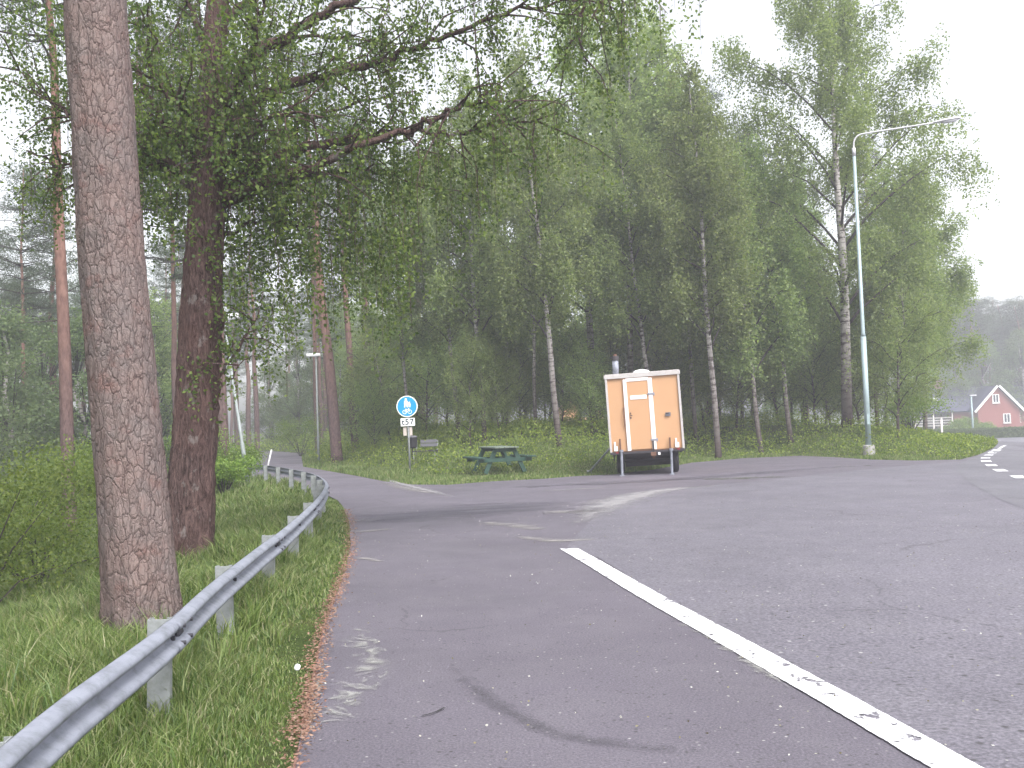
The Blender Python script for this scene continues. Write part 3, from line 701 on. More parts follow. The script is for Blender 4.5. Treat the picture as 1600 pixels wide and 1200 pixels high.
def tree(name, var, loc, h, label, cat, group=None, lean=(0, 0), rz=None, wide=1.0, fat=1.0):
    tm, lm, cm, h0 = var; s_ = h/h0
    o = empty(name, loc, 0, label, cat, group)
    o.rotation_euler = (R(lean[1]), R(lean[0]), trng.uniform(0, 6.28) if rz is None else rz)
    o.rotation_mode = 'ZYX'   # spin first, then lean
    o.rotation_euler = (R(lean[1]), R(lean[0]), trng.uniform(0, 6.28) if rz is None else rz)
    e = Matrix.Rotation(R(lean[0]), 4, 'Y') @ Matrix.Rotation(R(lean[1]), 4, 'X') @ Matrix.Rotation(o.rotation_euler[2], 4, 'Z')
    o.rotation_mode = 'XYZ'; o.rotation_euler = e.to_euler(); o.scale = (s_*wide, s_*wide, s_)
    t = link('trunk', tm, o); t.scale = (fat, fat, 1); l = link('limbs', lm, o); c = link('crown', cm, o); NT[0] += 1
    return o
# prominent birches: (px of base, depth, height, variant, lean deg, width, fat, label)
GB = 'birches standing on the bank behind the parking area'
birches = [
 (642,41,12.5,'b',-2,1.0,.8,'thin pale birch directly behind the round blue sign'),
 (717,39,13.5,'b',-2,1.05,.9,'slender birch just left of the picnic table, with a white patched foot'),
 (757,36,14.5,'a',-3,1.0,.95,'birch right behind the picnic table, dark at the foot and white further up'),
 (792,44,15,'c',1,.95,.8,'birch standing a little deeper behind the right half of the picnic table'),
 (838,41,14,'b',0,1.0,.8,'thin grey birch between the picnic table and the dark footed leaning birch'),
 (875,34,15,'a',-3,.95,1.15,'left leaning birch with black and white foot between picnic table and trailer'),
 (930,44,21.6,'e',0,1.15,1,'tall birch rising just left of the trailer stove pipe'),
 (985,41,20.0,'a',1,1.1,.9,'tall full crowned birch directly behind the left half of the trailer'),
 (1026,37,14.5,'a',-5,1,.95,'left leaning white stemmed birch showing above the middle of the trailer roof'),
 (1088,40,15.8,'c',-2,.95,.9,'birch standing just right of the trailer, darker of the two there'),
 (1122,35,15,'a',-3,1,1.1,'stout reddish grey birch a step right of the trailer with long bare stem'),
 (1190,37,12,'d',-4,1.05,.8,'slim white birch leaning left midway between trailer and street lamp'),
 (1236,38,12.5,'b',-5,1.05,1.0,'birch with forked white and black stem left of the big patched birch'),
 (1262,46,13.5,'c',0,.9,.8,'birch deeper in the wood between the forked birch and the big patched birch'),
 (1324,38,18.8,'big',0,1.0,1,'biggest birch of the row, black and white patched trunk left of the street lamp'),
 (1385,43,12.5,'c',1,1.1,.8,'birch right behind the street lamp pole'),
 (1414,41,10.5,'d',2,1.1,.8,'rightmost birch of the wood, its leaves reaching out over the grass tip'),
 (1446,45,14.2,'e',2,1.25,.8,'birch bulging against the sky at the right end of the wood above the house'),
 (1160,47,15,'c',1,.95,.9,'birch in the second row behind the slim white birch'),
 (1058,48,21.5,'e',0,1.05,1,'high birch in the second row over the right end of the trailer roof'),
]
for px, dep, h, v, ln, wd, ft, lab in birches:
    tree('birch_tree', BV[v], G(px, dep), h, lab, 'birch', GB, (ln, 0), None, wd, ft)
for px, dep, h, lab in [(1405,35,5.5,'bushy young birch with bright leaves right of the street lamp foot'),(1418,39,4.4,'small leafy sapling at the start of the grass tip, right of the bushy young birch'),
                        (735,35.5,4.2,'leafy sapling behind the left bench of the picnic table'),(780,36.5,3.4,'low sapling just behind the picnic table top')]:
    tree('birch_sapling', BV['bush'], G(px, dep), h, lab, 'sapling', 'young birches on the bank', (trng.uniform(-3, 3), 0))
GP = 'pines standing in and beside the wood'
pines = [
 (527,43,18.5,'c',-3.5,1.0,1.25,'thick reddish pine leaning left beside the far path lamp'),
 (556,50,18,'a',-2,1,1.1,'slimmer reddish pine just right of the thick leaning pine'),
 (580,58,19,'b',-1,1,1,'greyish pine second to the right of the thick leaning pine'),
 (352,34,17,'a',-1.5,1,1.15,'reddish pine partly hidden behind the right edge of the dark birch trunk'),
 (236,38,19,'a',-1,1,.9,'narrow red pine in the gap between the two big foreground trunks'),
 (277,44,18,'b',0,1,.75,'thin orange pine close beside the left edge of the dark birch trunk'),
 (402,70,18,'b',0,1,1,'misty pine at the left of the far end of the cycle path'),
 (1180,56,17.5,'b',0,1.1,1,'dark crowned pine in the rear showing between the trailer and the big patched birch'),
 (1372,45,14,'a',0,.8,.9,'dark reddish pine trunk just behind the street lamp pole'),
 (1110,54,19,'a',0,1,1,'dark pine rising behind the birches above the right edge of the trailer'),
 (1000,62,18,'b',0,1,1,'rear pine whose stem shows over the trailer roof'),
 (660,64,19,'a',0,1,1,'rear pine with brown crown above the round blue sign'),
]
for i, (px, dep, h) in enumerate([(560,50,5),(610,47,6),(668,46,5.5),(700,50,7),(790,48,6),(815,43,4.2),(905,47,5),(925,38,3.6),(960,48,6.5),(1100,46,6),(1150,43,5),(1215,48,6),(1275,43,4.5),(1300,50,7),(1345,46,6),(860,52,7),(1040,46,6.5),(1060,41,4.0),(585,44,3.4),(770,54,7),(740,46,4.5),(880,46,4.5),(940,56,8),(990,50,6),(1125,50,6.5),(1185,52,7),(1240,53,7.5),(1290,55,8),(1330,52,5),(655,56,8),(1080,56,8),(820,60,9)]):
    tree('birch_sapling', BV['bush'], G(px, dep), h, 'leafy young birch filling the gap between the taller trunks', 'sapling', 'young birches filling the understorey', (trng.uniform(-3, 3), 0), None, 1.15)
for px, dep, h, v, ln, wd, ft, lab in pines:
    tree('pine_tree', PV[v], G(px, dep), h, lab, 'pine', GP, (ln, 0), None, wd, ft)
for px, dep, h, v, ln, lab in [(110,23.5,19,'c',-1.2,'red stemmed pine just left of the big foreground pine'),(40,48,17,'a',0,'thin pine nearest the left edge of the picture, pale orange stem')]:
    tree('pine_tree', PV[v], G(px, dep), h, lab, 'pine', GP, (ln, 0), 1.0, 1, .78)
# hazy mass of trees left
LL = ['cut by the left edge behind the bushes', 'right behind the thin pale orange pine stem', 'between the thin pine and the red stemmed pine', 'behind the red stemmed pine, beside the big foreground trunk', 'tallest at the left edge, in the second row', 'glimpsed right of the big foreground trunk', 'furthest left on the slope']
for i, (px, dep, h, v) in enumerate([(-60,40,8,'a'),(10,44,9,'b'),(70,50,9.5,'a'),(128,46,8.5,'b'),(-10,60,11,'a'),(250,58,9,'a'),(-130,45,9,'b')]):
    tree('leafy_tree', DV[v], G(px, dep), h, 'dull green leafy tree '+LL[i], 'tree', 'leafy trees low on the left slope', (0, 0), None, 1.15)
# random deep wood
g = np.random.default_rng(77); cnt = 0; placed = []
while cnt < 92:
    y = g.uniform(50, 125); x = g.uniform(-.62, .40)*y
    if x > 24: continue
    pc = float(np.interp(y, RY, RX))+1.8
    if abs(x-pc) < (3.2 if y < 85 else 0): continue
    if any((x-a)**2+(y-b)**2 < 9 for a, b in placed): continue
    placed.append((x, y)); loc = Vector((x, y, H(x, y))); cnt += 1
    u = g.random()
    if x < -22 and u < .75 or u < .4:
        tree('pine_tree', PV['abc'[cnt % 3]], loc, g.uniform(14, 18.5), 'one of the many misty pines deep in the wood', 'pine', 'pines deep in the wood', (g.uniform(-2, 2), 0), None, g.uniform(.9, 1.2), g.uniform(.7, 1.1))
    elif u < .8:
        tree('birch_tree', BV['abcde'[cnt % 5]], loc, g.uniform(9, 14.5), 'one of the many misty birches deep in the wood', 'birch', 'birches deep in the wood', (g.uniform(-3, 3), 0), None, g.uniform(1, 1.3), .9)
    else:
        tree('leafy_tree', DV['ab'[cnt % 2]], loc, g.uniform(5, 9), 'leafy understorey tree deep in the misty wood', 'tree', 'understorey trees deep in the wood', (0, 0), None, g.uniform(1, 1.3))
for i in range(26):
    y = g.uniform(84, 128); x = float(np.interp(y, RY, RX))*.0 + (-.27+g.uniform(-.10, .12))*y
    if any((x-a)**2+(y-b)**2 < 5 for a, b in placed): continue
    placed.append((x, y)); loc = Vector((x, y, H(x, y)))
    if i % 3: tree('pine_tree', PV['abc'[i % 3]], loc, g.uniform(13, 18), 'misty pine closing the far end of the cycle path', 'pine', 'pines at the far end of the path', (g.uniform(-2, 2), 0), None, 1.2, 1.1)
    else: tree('leafy_tree', DV['ab'[i % 2]], loc, g.uniform(6, 9), 'misty leafy tree closing the far end of the cycle path', 'tree', 'leafy trees at the far end of the path', (0, 0), None, 1.2)
# pines behind the brick house
for i in range(34):
    y = g.uniform(157, 172); px = 1440+i*7+g.uniform(-5, 5)
    loc = G(px, y)
    tree('pine_tree', PV['abc'[i % 3]], loc, g.uniform(15, 23), 'tall misty pine behind the red brick house', 'pine', 'pines behind the brick house', (g.uniform(-2, 2), 0), None, g.uniform(1.3, 1.7))
for i, (px, y, h) in enumerate([(1605,150,15),(1625,160,17),(1530,185,9),(1460,160,9),(1490,175,9),(1570,190,10),(1475,153,10),(1500,154,12),(1522,156,10.5),(1545,153,13),(1585,154,12),(1600,157,14),(1640,152,13),(1510,160,14),(1615,165,17)]):
    tree('leafy_tree', DV['ab'[i % 2]], G(px, y), h, 'round leafy tree '+['tall at the right edge behind the gable', 'tallest at the right edge, further back', 'behind the ridge left of the gable', 'nearest behind the left end of the slate roof', 'behind the brick chimney', 'behind the gable tip', 'left of the chimney in the front row', 'just behind the chimney in the front row', 'over the middle of the slate roof', 'high above the roof left of the gable tip', 'right of the gable tip', 'over the right roof slope', 'beyond the right edge of the house', 'tall over the middle of the roof in the second row', 'highest above the right roof slope'][i], 'tree', 'leafy trees behind the brick house', (0, 0), None, 1.1)

# ---------------------------------------------------------------- big foreground pine
base = P3(227, 985, 7.4); base.z = H(base.x, base.y)
bp = empty('pine_tree', base, 0, 'huge foreground pine with plated pinkish bark behind the guardrail, nearest tree at the left', 'pine', GP)
pts = [base-Vector((0, 0, .3))] + [P3(a, b, 7.4) for a, b in ((227,985),(214,850),(201,700),(188,550),(175,400),(162,200),(149,0),(140,-300),(128,-800),(118,-1600),(112,-2600))]
wd_ = [128,120,106,101,99,97,94,92,91,88,80,55]
pp = catmull(pts, 10); nn = len(pp); ww = np.interp(np.linspace(0, 1, nn), np.linspace(0, 1, len(wd_)), wd_)/2*7.4/FPX
mb = MB(); mb.tube(pp, list(ww), 64); gg = np.random.default_rng(1)
vv = np.array(mb.v[:nn*64]).reshape(nn, 64, 3); cen = np.array([tuple(p) for p in pp])[:, None, :]
th = np.linspace(0, 2*np.pi, 65)[:-1][None, :]; zz = vv[:, :, 2]
dsp = 1+.018*np.sin(th*9+zz*3.1+2*np.sin(zz*1.3))+.016*np.sin(th*17-zz*7)+gg.normal(0, .012, (nn, 64))+.06*np.sin(th*5+1)*np.exp(-np.maximum(0, zz)*2.2)
vv = cen+(vv-cen)*dsp[:, :, None]; mb.v[:nn*64] = [tuple(q) for q in vv.reshape(-1, 3)]
mb.build('trunk', M['pinebark_near'], bp, base, True)
topp = pp[-1]; g = np.random.default_rng(4); lb = MB(); Cs = []
for i in range(40):
    p = pp[int(nn*g.uniform(.86, .999))]; az = g.uniform(0, 6.28); rr = g.uniform(1, 2.6); d_ = Vector((math.cos(az), math.sin(az), g.uniform(0, .5)))
    lb.tube([p, p+d_*rr*.5, p+d_*rr], [.05, .03, .01], 5)
    for q in range(4):
        c = p+d_*rr*g.uniform(.4, 1.05)+Vector(g.normal(0, .25, 3)); x = g.normal(0, 1, (50, 3)); x /= np.linalg.norm(x, axis=1)[:, None]; Cs.append(x*g.random((50, 1))**.4*np.array([.5, .5, .28])+np.array(c))
lb.build('limbs', M['twig'], bp, base, True)
link('crown', leafmesh('pine_crown', np.concatenate(Cs)-np.array(base), .16, .03, M['needle'], g), bp)

# ---------------------------------------------------------------- big foreground birch
BD = 12.2
base = P3(295, 862, BD); base.z = H(base.x, base.y)
bb = empty('birch_tree', base, 0, 'large dark barked birch behind the big pine, its branches spreading over the path', 'birch', GB)
bb['group'] = 'birches around the path'
pts = [base-Vector((0, 0, .35))] + [P3(a, b, BD) for a, b in ((294,870),(298,780),(303,690),(309,600),(315,500),(319,400),(325,300),(330,190),(334,80),(345,-60),(352,-250),(360,-450),(372,-650))]
wd_ = [98,86,72,67,64,62,58,53,46,37,30,24,16,8]
pp = catmull(pts, 8); nn = len(pp); ww = np.interp(np.linspace(0, 1, nn), np.linspace(0, 1, len(wd_)), wd_)/2*BD/FPX
mb = MB(); mb.tube(pp, list(ww), 40)
vv = np.array(mb.v[:nn*40]).reshape(nn, 40, 3); cen = np.array([tuple(p) for p in pp])[:, None, :]; th = np.linspace(0, 2*np.pi, 41)[:-1][None, :]; zz = vv[:, :, 2]
dsp = 1+.04*np.sin(th*7+zz*2+2*np.sin(zz*.8))+.03*np.sin(th*13-zz*3)+gg.normal(0, .035, (nn, 40))+.1*np.sin(th*4+.5)*np.exp(-np.maximum(0, zz)*1.5)
rel = vv[nn//3, :, :]-cen[nn//3]; kth = th[0][int(np.argmax(rel[:, 0]*.9-rel[:, 1]*.4))]; kz = P3(330, 497, BD).z; dsp = dsp+.28*np.exp(-((zz-kz)/.13)**2)*np.exp(-(np.minimum(np.abs(th-kth), 2*np.pi-np.abs(th-kth))/.7)**2)
vv = cen+(vv-cen)*dsp[:, :, None]; mb.v[:nn*40] = [tuple(q) for q in vv.reshape(-1, 3)]
mb.build('trunk', M['birchbark_near'], bb, base, True)
limb_def = [   # (pixel path, start depth, end depth, start radius, density)
 ([(335,175),(400,92),(480,38),(570,-8),(680,-60),(800,-90)], 12.2, 11.5, .085, 1.2),
 ([(330,215),(400,155),(485,125),(560,105),(620,85),(700,52),(810,15),(930,-5)], 12.2, 11.8, .075, 1.3),
 ([(325,300),(380,272),(430,243),(500,228),(560,215),(640,207),(700,210),(780,197),(840,188)], 12.2, 12.6, .08, 1.3),
 ([(325,315),(400,290),(480,265),(545,235),(640,200),(700,175),(745,160),(768,132)], 12.2, 11.4, .07, 1.0),
 ([(326,330),(390,305),(450,282),(520,272),(590,268),(640,285)], 12.2, 13.2, .05, 1.1),
 ([(322,260),(265,205),(215,110),(150,10),(80,-60)], 12.2, 13.0, .06, 1.0),
 ([(320,320),(260,262),(190,245),(110,258),(45,235)], 12.2, 13.4, .045, 1.0),
 ([(318,280),(240,240),(160,190),(95,175),(25,100)], 12.2, 12.8, .045, 1.0),
 ([(335,100),(300,20),(260,-80)], 12.2, 13.4, .06, 1.0),
 ([(340,40),(420,-20),(500,-60),(640,-130)], 12.2, 13.5, .06, 1.2),
 ([(345,-120),(500,-210),(680,-190),(820,-120),(900,-60),(985,-30)], 12.2, 11.8, .06, .9),
 ([(345,-80),(560,-160),(760,-130),(905,-40),(900,60),(850,128)], 12.2, 12.4, .05, .35),
 ([(330,200),(370,140),(400,60),(420,-40)], 12.2, 10.6, .06, 1.2),
 ([(326,290),(370,230),(430,180),(500,180)], 12.2, 10.8, .05, 1.1),
 ([(322,250),(290,180),(240,120),(225,40)], 12.2, 11.0, .05, 1.0),
 ([(325,300),(360,250),(420,220),(470,190),(560,160),(650,140)], 12.2, 14.0, .05, 1.2),
 ([(330,200),(380,100),(440,60),(520,60),(600,80)], 12.2, 14.0, .05, 1.2),
 ([(328,240),(290,200),(230,200),(180,280)], 12.2, 14.0, .04, 1.0),
 ([(350,-200),(400,-300),(500,-380),(620,-400)], 12.2, 12.0, .05, .7),
 ([(350,-240),(280,-330),(180,-360)], 12.2, 12.0, .05, .7),
 ([(345,-140),(240,-220),(120,-200),(20,-100)], 12.2, 12.5, .05, .9),
 ([(332,600),(352,575),(375,540),(400,490),(415,440)], 12.15, 12.3, .022, .55),
 ([(334,640),(350,600),(380,565),(420,545)], 12.15, 11.9, .014, .35),
 ([(318,400),(350,370),(390,350),(440,345),(480,360)], 12.2, 12.9, .035, 1.0),
]
g = np.random.default_rng(9); lb = MB(); Cs = []
DROOP = {2: 1.3, 3: 1.2, 4: 1.7, 15: 1.6}
for li, (pl, d0, d1, r_, dens) in enumerate(limb_def):
    K = len(pl); pts = [P3(a, b, d0+(d1-d0)*i/(K-1)) for i, (a, b) in enumerate(pl)]
    sm = catmull(pts, 6)
    sm = [p+Vector(g.normal(0, .025, 3))*min(1, i/6) for i, p in enumerate(sm)]
    n_ = len(sm); r_ = r_*1.25; lb.tube(sm, [r_*(1-.88*(i/(n_-1))**.8) for i in range(n_)], 7)
    Lm = sum((a-b).length for a, b in zip(sm, sm[1:]))
    for q in range(int(Lm*6.0*dens)):
        s_ = g.uniform(.12, 1.0)*(n_-1); k = min(int(s_), n_-2); p = sm[k].lerp(sm[k+1], s_-k)
        t_ = (sm[k+1]-sm[k]).normalized(); dv = (t_*.6+Vector((g.normal(0, .55), g.normal(0, .8), g.normal(.1, .5)))).normalized()*g.uniform(.5, 1.35)
        if li in (21, 22): dv *= .55
        tw = [p, p+dv*.4+Vector(g.normal(0, .05, 3)), p+dv*.75+Vector((0, 0, -.03)), p+dv+Vector((0, 0, -.12))]
        lb.tube(tw, [.016, .011, .007, .003], 4)
        for u in range(6):
            a = g.uniform(.2, 1); kk = min(2, int(a*3)); c = tw[kk].lerp(tw[kk+1], min(1, a*3-kk))
            Ls = g.uniform(.2, .95)*DROOP.get(li, 1.0); m_ = int(11+13*Ls)
            uu = g.random(m_); X = np.array(c)[None, :]+np.stack([g.normal(0, .12)*uu, g.normal(0, .12)*uu, -Ls*uu+.05], 1)+g.normal(0, .055, (m_, 3)); Cs.append(X)
            if g.random() < .5: lb.tube([c, c+Vector((0, 0, -Ls*.5)), c+Vector((0, 0, -Ls*.95))], [.003, .0022, .0015], 3)
# long curtains hanging in front of the far pines, and the mass round the stem
def curtain(x0, x1, y0, y1, dep, k, hang):
    for _ in range(k):
        c = P3(g.uniform(x0, x1), g.uniform(y0, y1), dep+g.normal(0, .7)); Ls = g.uniform(.4, 1)*hang; m_ = int(32*Ls)
        uu = g.random(m_); Cs.append(np.array(c)[None, :]+np.stack([g.normal(0, .15)*uu, g.normal(0, .15)*uu, -Ls*uu], 1)+g.normal(0, .05, (m_, 3)))
        lb.tube([c, c+Vector((.02, 0, -Ls*.8))], [.0025, .0015], 3)
curtain(350, 660, 230, 400, 12.6, 260, .9); curtain(470, 650, 330, 470, 12.8, 110, .9); curtain(215, 330, 40, 330, 12.8, 190, .9); curtain(335, 480, 60, 380, 13.2, 110, .9); curtain(0, 110, -20, 150, 13, 90, .8)
curtain(560, 640, 430, 520, 12.4, 14, .7); curtain(348, 460, 370, 520, 12.4, 120, .6); curtain(215, 440, -40, 200, 12.0, 200, .9); curtain(700, 780, 210, 330, 12.6, 18, .9)
lb.build('limbs', M['birchbark_near'], bb, base, True)
C = np.concatenate(Cs)-np.array(base)
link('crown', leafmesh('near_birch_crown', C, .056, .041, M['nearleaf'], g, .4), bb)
print('near birch leaves', len(C), 'trees', NT[0])

# ---------------------------------------------------------------- bushes on the left slope
def bush(loc, r_, h_, n_, label, seed, group='leafy bushes on the left slope', leaf=.075):
    g = np.random.default_rng(seed); o = empty('bush', loc, 0, label, 'bush', group); st = MB(); Cs = []
    for i in range(14):
        az = g.uniform(0, 6.28); rr = r_*g.uniform(.1, .85); z = h_*g.uniform(.35, .95); c = Vector((math.cos(az)*rr, math.sin(az)*rr, z))
        st.tube([Vector((0, 0, -.1)), c*.5+Vector((0, 0, .15)), c], [.018, .012, .005], 4)
        m_ = n_//14; q = g.normal(0, 1, (m_, 3)); q /= np.linalg.norm(q, axis=1)[:, None]; q *= g.random((m_, 1))**.5*np.array([r_*.42, r_*.42, h_*.32]); Cs.append(q+np.array(c))
    C = np.concatenate(Cs); C = C[C[:, 2] > .02]
    st.build('stems', M['twig'], o); link('foliage', leafmesh('foliage', C, leaf, leaf*.65, M['bushleaf'], g), o); return o
bush(G(15, 20), 2.4, 2.3, 9000, 'bright green bush low at the left edge of the picture', 1)
bush(G(75, 25), 2.3, 2.0, 8000, 'bright green bush at the foot of the red stemmed pine, on its left', 2)
bush(G(140, 30), 1.9, 2.2, 6000, 'bright green bush seen just left of the big foreground pine', 3)
bush(G(-40, 13), 1.8, 1.9, 8000, 'tangled bush cut by the left edge, nearest the camera', 4, leaf=.06)
bush(G(60, 15), 1.5, 1.1, 6000, 'low sprawling bush beside the foot of the big foreground pine', 5, leaf=.055)
bush(G(350, 26), 1.0, .9, 5000, 'yellow green bush right of the dark birch foot', 6)
bush(G(372, 33), 1.3, .9, 5000, 'pale bush behind the leaning path lamp foot', 7)
bush(G(330, 33), 1.6, 1.7, 5000, 'bush in the gap behind the dark birch trunk', 8)
bush(G(1425, 38), 1.6, 1.3, 5000, 'yellow green bush right of the street lamp at the end of the bank', 9, 'bushes on the bank')
bush(G(620, 46), 2.2, 1.6, 6000, 'broad pale bush left of the blue sign behind the verge', 10, 'bushes on the bank')
bush(G(470, 58), 2.0, 2.2, 5000, 'misty bush left of the far path lamp', 11, 'bushes on the bank')

# ---------------------------------------------------------------- street lamps
f_ = G(1358, 32.5)
sl = empty('street_lamp', f_, 0, 'tall grey green street lamp with long arm over the parking area, on a concrete foot', 'street lamp')
mb = MB(); mb.tube([(0, 0, 0), (0, 0, 4.0)], [.095, .092], 16); mb.tube([(0, 0, 4.0), (0, 0, 4.12), (0, 0, 10.4)], [.092, .066, .052], 16)
mb.build('pole', M['lamp_steel'], sl, None, True)
mb = MB(); mb.tube(catmull([(0, 0, 10.35), (.02, 0, 10.7), (.17, -.03, 10.90), (.5, -.08, 10.96), (1.5, -.2, 11.05), (2.75, -.35, 11.16)], 5), .028, 10); mb.tube([(0, 0, 10.2), (0, 0, 10.48)], .06, 12); mb.build('arm', M['lamp_grey'], sl, None, True)
mb = MB(); A = Vector((2.6, -.33, 11.15)); ax = Vector((1, -.12, .11)).normalized()
K = [(0, .035, .03), (.1, .07, .05), (.28, .12, .075), (.6, .14, .085), (.8, .125, .075), (.9, .07, .04), (.92, .01, .01)]
sd_ = ax.cross(Vector((0, 0, 1))).normalized(); u_ = sd_.cross(ax); vv = []; 
for t, a, b in K:
    for k in range(14):
        q = 2*math.pi*k/14; vv.append(A+ax*t+sd_*a*math.cos(q)+u_*b*math.sin(q)*(1 if math.sin(q) > 0 else .45))
mb.add(vv, [(i*14+k, i*14+(k+1) % 14, (i+1)*14+(k+1) % 14, (i+1)*14+k) for i in range(len(K)-1) for k in range(14)]+[tuple(range(14))[::-1], tuple((len(K)-1)*14+k for k in range(14))]); hd = mb.build('lamp_head', M['lamp_grey'], sl, None, True)
mb = MB(); vv = []
for t, a, b in [(.3, .05, .03), (.38, .1, .05), (.55, .115, .06), (.74, .1, .05), (.8, .04, .02)]:
    for k in range(9):
        q = math.pi+math.pi*k/8; vv.append(A+ax*t+sd_*a*math.cos(q)+u_*(b*1.1*math.sin(q)-.03))
mb.add(vv, [(i*9+k, i*9+k+1, (i+1)*9+k+1, (i+1)*9+k) for i in range(4) for k in range(8)]); mb.build('lens', M['lamp_lens'], hd, None, True)
mb = MB(); mb.tube([(0, 0, -.1), (0, 0, .30), (0, 0, .33)], [.2, .19, .16], 20); mb.build('foot', M['concrete'], sl, None, False)
mb = MB(); mb.box((0, -.093, 1.2), (.1, .012, .35), None, .004); mb.build('service_door', M['lamp_steel'], sl)

def path_lamp(loc, h, lean, label, rz=0, hx=1):
    o = empty('path_lamp', loc, 0, label, 'street lamp', 'lamps along the cycle path'); o.rotation_euler = (0, R(lean), 0)
    mb = MB(); mb.tube([(0, 0, -.2), (0, 0, 1.2), (0, 0, 1.25), (0, 0, h-.05)], [.06, .06, .045, .036], 12); mb.build('pole', M['path_pole'], o, None, True)
    mb = MB(); mb.box((-.12*hx, 0, h+.03), (.66, .22, .15), None, .03); hd = mb.build('lamp_head', M['lamp_white'], o)
    mb = MB(); mb.box((-.14*hx, 0, h-.055), (.46, .17, .03), None, .01); mb.build('lens', M['lamp_lens'], hd)
    mb = MB(); mb.tube([(0, 0, h-.12), (0, 0, h+.0)], .05, 10); mb.build('collar', M['lamp_grey'], o)
    return o
path_lamp(G(498, 46), 5.1, 0, 'upright path lamp with white box head beside the far stretch of the cycle path')
o = path_lamp(G(388, 28), 4.9, -7.2, 'leaning pale path lamp with white head standing in the grass behind the guardrail curve', hx=-1)
# marker stick near path
q = G(415, 33); st = empty('marker_stick', q, 0, 'short leaning white marker stick beside the guardrail end', 'marker post'); st.rotation_euler = (0, R(14), 0)
mb = MB(); mb.tube([(0, 0, -.1), (0, 0, .85)], .028, 8); mb.build('stick', M['lamp_grey'], st, None, True); mb = MB(); mb.tube([(0, 0, .85), (0, 0, .93)], [.034, .02], 8); mb.build('cap', M['white'], st)

# ---------------------------------------------------------------- blue round sign
q = G(641, 31.5); sg = empty('path_sign', q, R(2), 'round blue walking and cycling sign with a small white number plate on a grey pole', 'road sign')
sg.rotation_euler = (0, R(-.8), R(-4))
mb = MB(); mb.tube([(0, 0, -.2), (0, 0, 2.42)], .034, 12); mb.build('pole', M['galvpost'], sg, None, True)
def disc(c, r_, y0, y1, n=40):
    mb = MB(); vv = [Vector((c[0]+r_*math.cos(2*math.pi*k/n), y, c[1]+r_*math.sin(2*math.pi*k/n))) for y in (y0, y1) for k in range(n)]
    mb.add(vv, [tuple(range(n)), tuple(range(2*n-1, n-1, -1))]+[(k, n+k, n+(k+1) % n, (k+1) % n) for k in range(n)]); return mb
rim = disc((0, 2.17), .35, -.055, -.035).build('disc', M['white'], sg)
disc((0, 2.17), .318, -.060, -.0555).build('blue_face', M['blue'], rim)
def flat(polys, y, m_, name, par):
    mb = MB()
    for pl in polys:
        n = len(pl); vv = [Vector((a, yy, b)) for yy in (y, y+.003) for a, b in pl]
        mb.add(vv, [tuple(range(n)), tuple(range(2*n-1, n-1, -1))]+[(k, n+k, n+(k+1) % n, (k+1) % n) for k in range(n)])
    return mb.build(name, m_, par)
circ = lambda cx, cz, r_, n=14: [(cx+r_*math.cos(2*math.pi*k/n), cz+r_*math.sin(2*math.pi*k/n)) for k in range(n)]
def bar(x0, z0, x1, z1, w_):
    dx, dz = x1-x0, z1-z0; L = math.hypot(dx, dz); a, b = -dz/L*w_/2, dx/L*w_/2
    return [(x0+a, z0+b), (x1+a, z1+b), (x1-a, z1-b), (x0-a, z0-b)]
zc = 2.17
flat([circ(-.03, zc+.235, .036), [(-.085, zc+.19), (.02, zc+.19), (.035, zc+.06), (-.095, zc+.06)], bar(-.06, zc+.06, -.08, zc-.03, .04), bar(-.005, zc+.06, .015, zc-.03, .04),
      circ(.085, zc+.13, .026), [(.055, zc+.10), (.115, zc+.10), (.125, zc+.03), (.045, zc+.03)], bar(.07, zc+.03, .065, zc-.03, .024), bar(.1, zc+.03, .105, zc-.03, .024), bar(.02, zc+.15, .07, zc+.08, .02)], -.064, M['white'], 'walkers_symbol', rim)
def ring(cx, cz, r_, w_, n=18): return [bar(cx+r_*math.cos(2*math.pi*k/n), cz+r_*math.sin(2*math.pi*k/n), cx+r_*math.cos(2*math.pi*(k+1)/n), cz+r_*math.sin(2*math.pi*(k+1)/n), w_) for k in range(n)]
flat(ring(-.085, zc-.18, .062, .018)+ring(.085, zc-.18, .062, .018)+[bar(-.085, zc-.18, -.04, zc-.095, .018), bar(-.04, zc-.1, .055, zc-.1, .016), bar(.085, zc-.18, .05, zc-.075, .018), bar(-.04, zc-.1, .0, zc-.18, .016), bar(0, zc-.18, .055, zc-.1, .016), bar(-.085, zc-.18, 0, zc-.18, .016), bar(-.06, zc-.085, -.02, zc-.085, .02), bar(.035, zc-.07, .075, zc-.07, .016)], -.0645, M['white'], 'bicycle_symbol', rim)
mb = MB(); mb.box((0, -.045, 1.655), (.47, .018, .26), None, .006); pl = mb.build('number_plate', M['white'], sg)
cu = bpy.data.curves.new('plate_text', 'FONT'); cu.body = 't57'; cu.size = .27; cu.align_x = 'CENTER'; cu.align_y = 'CENTER'; cu.extrude = .002; cu.offset = .006; cu.space_character = 1.15
to = bpy.data.objects.new('tmp', cu); COL.objects.link(to); dg = bpy.context.evaluated_depsgraph_get(); tm = bpy.data.meshes.new_from_object(to.evaluated_get(dg)); bpy.data.objects.remove(to)
tm.materials.clear(); tm.materials.append(M['signtxt']); t = link('plate_text', tm, pl, (0, -.057, 1.655)); t.rotation_euler = (R(90), 0, 0)
mb = MB(); mb.box((-.115, .0, 1.35), (.11, .02, .27), None, .004); mb.build('side_board', M['beige'], sg)
mb = MB(); mb.box((.085, .0, 1.35), (.09, .02, .27), None, .004); mb.build('side_board', M['beige'], sg)

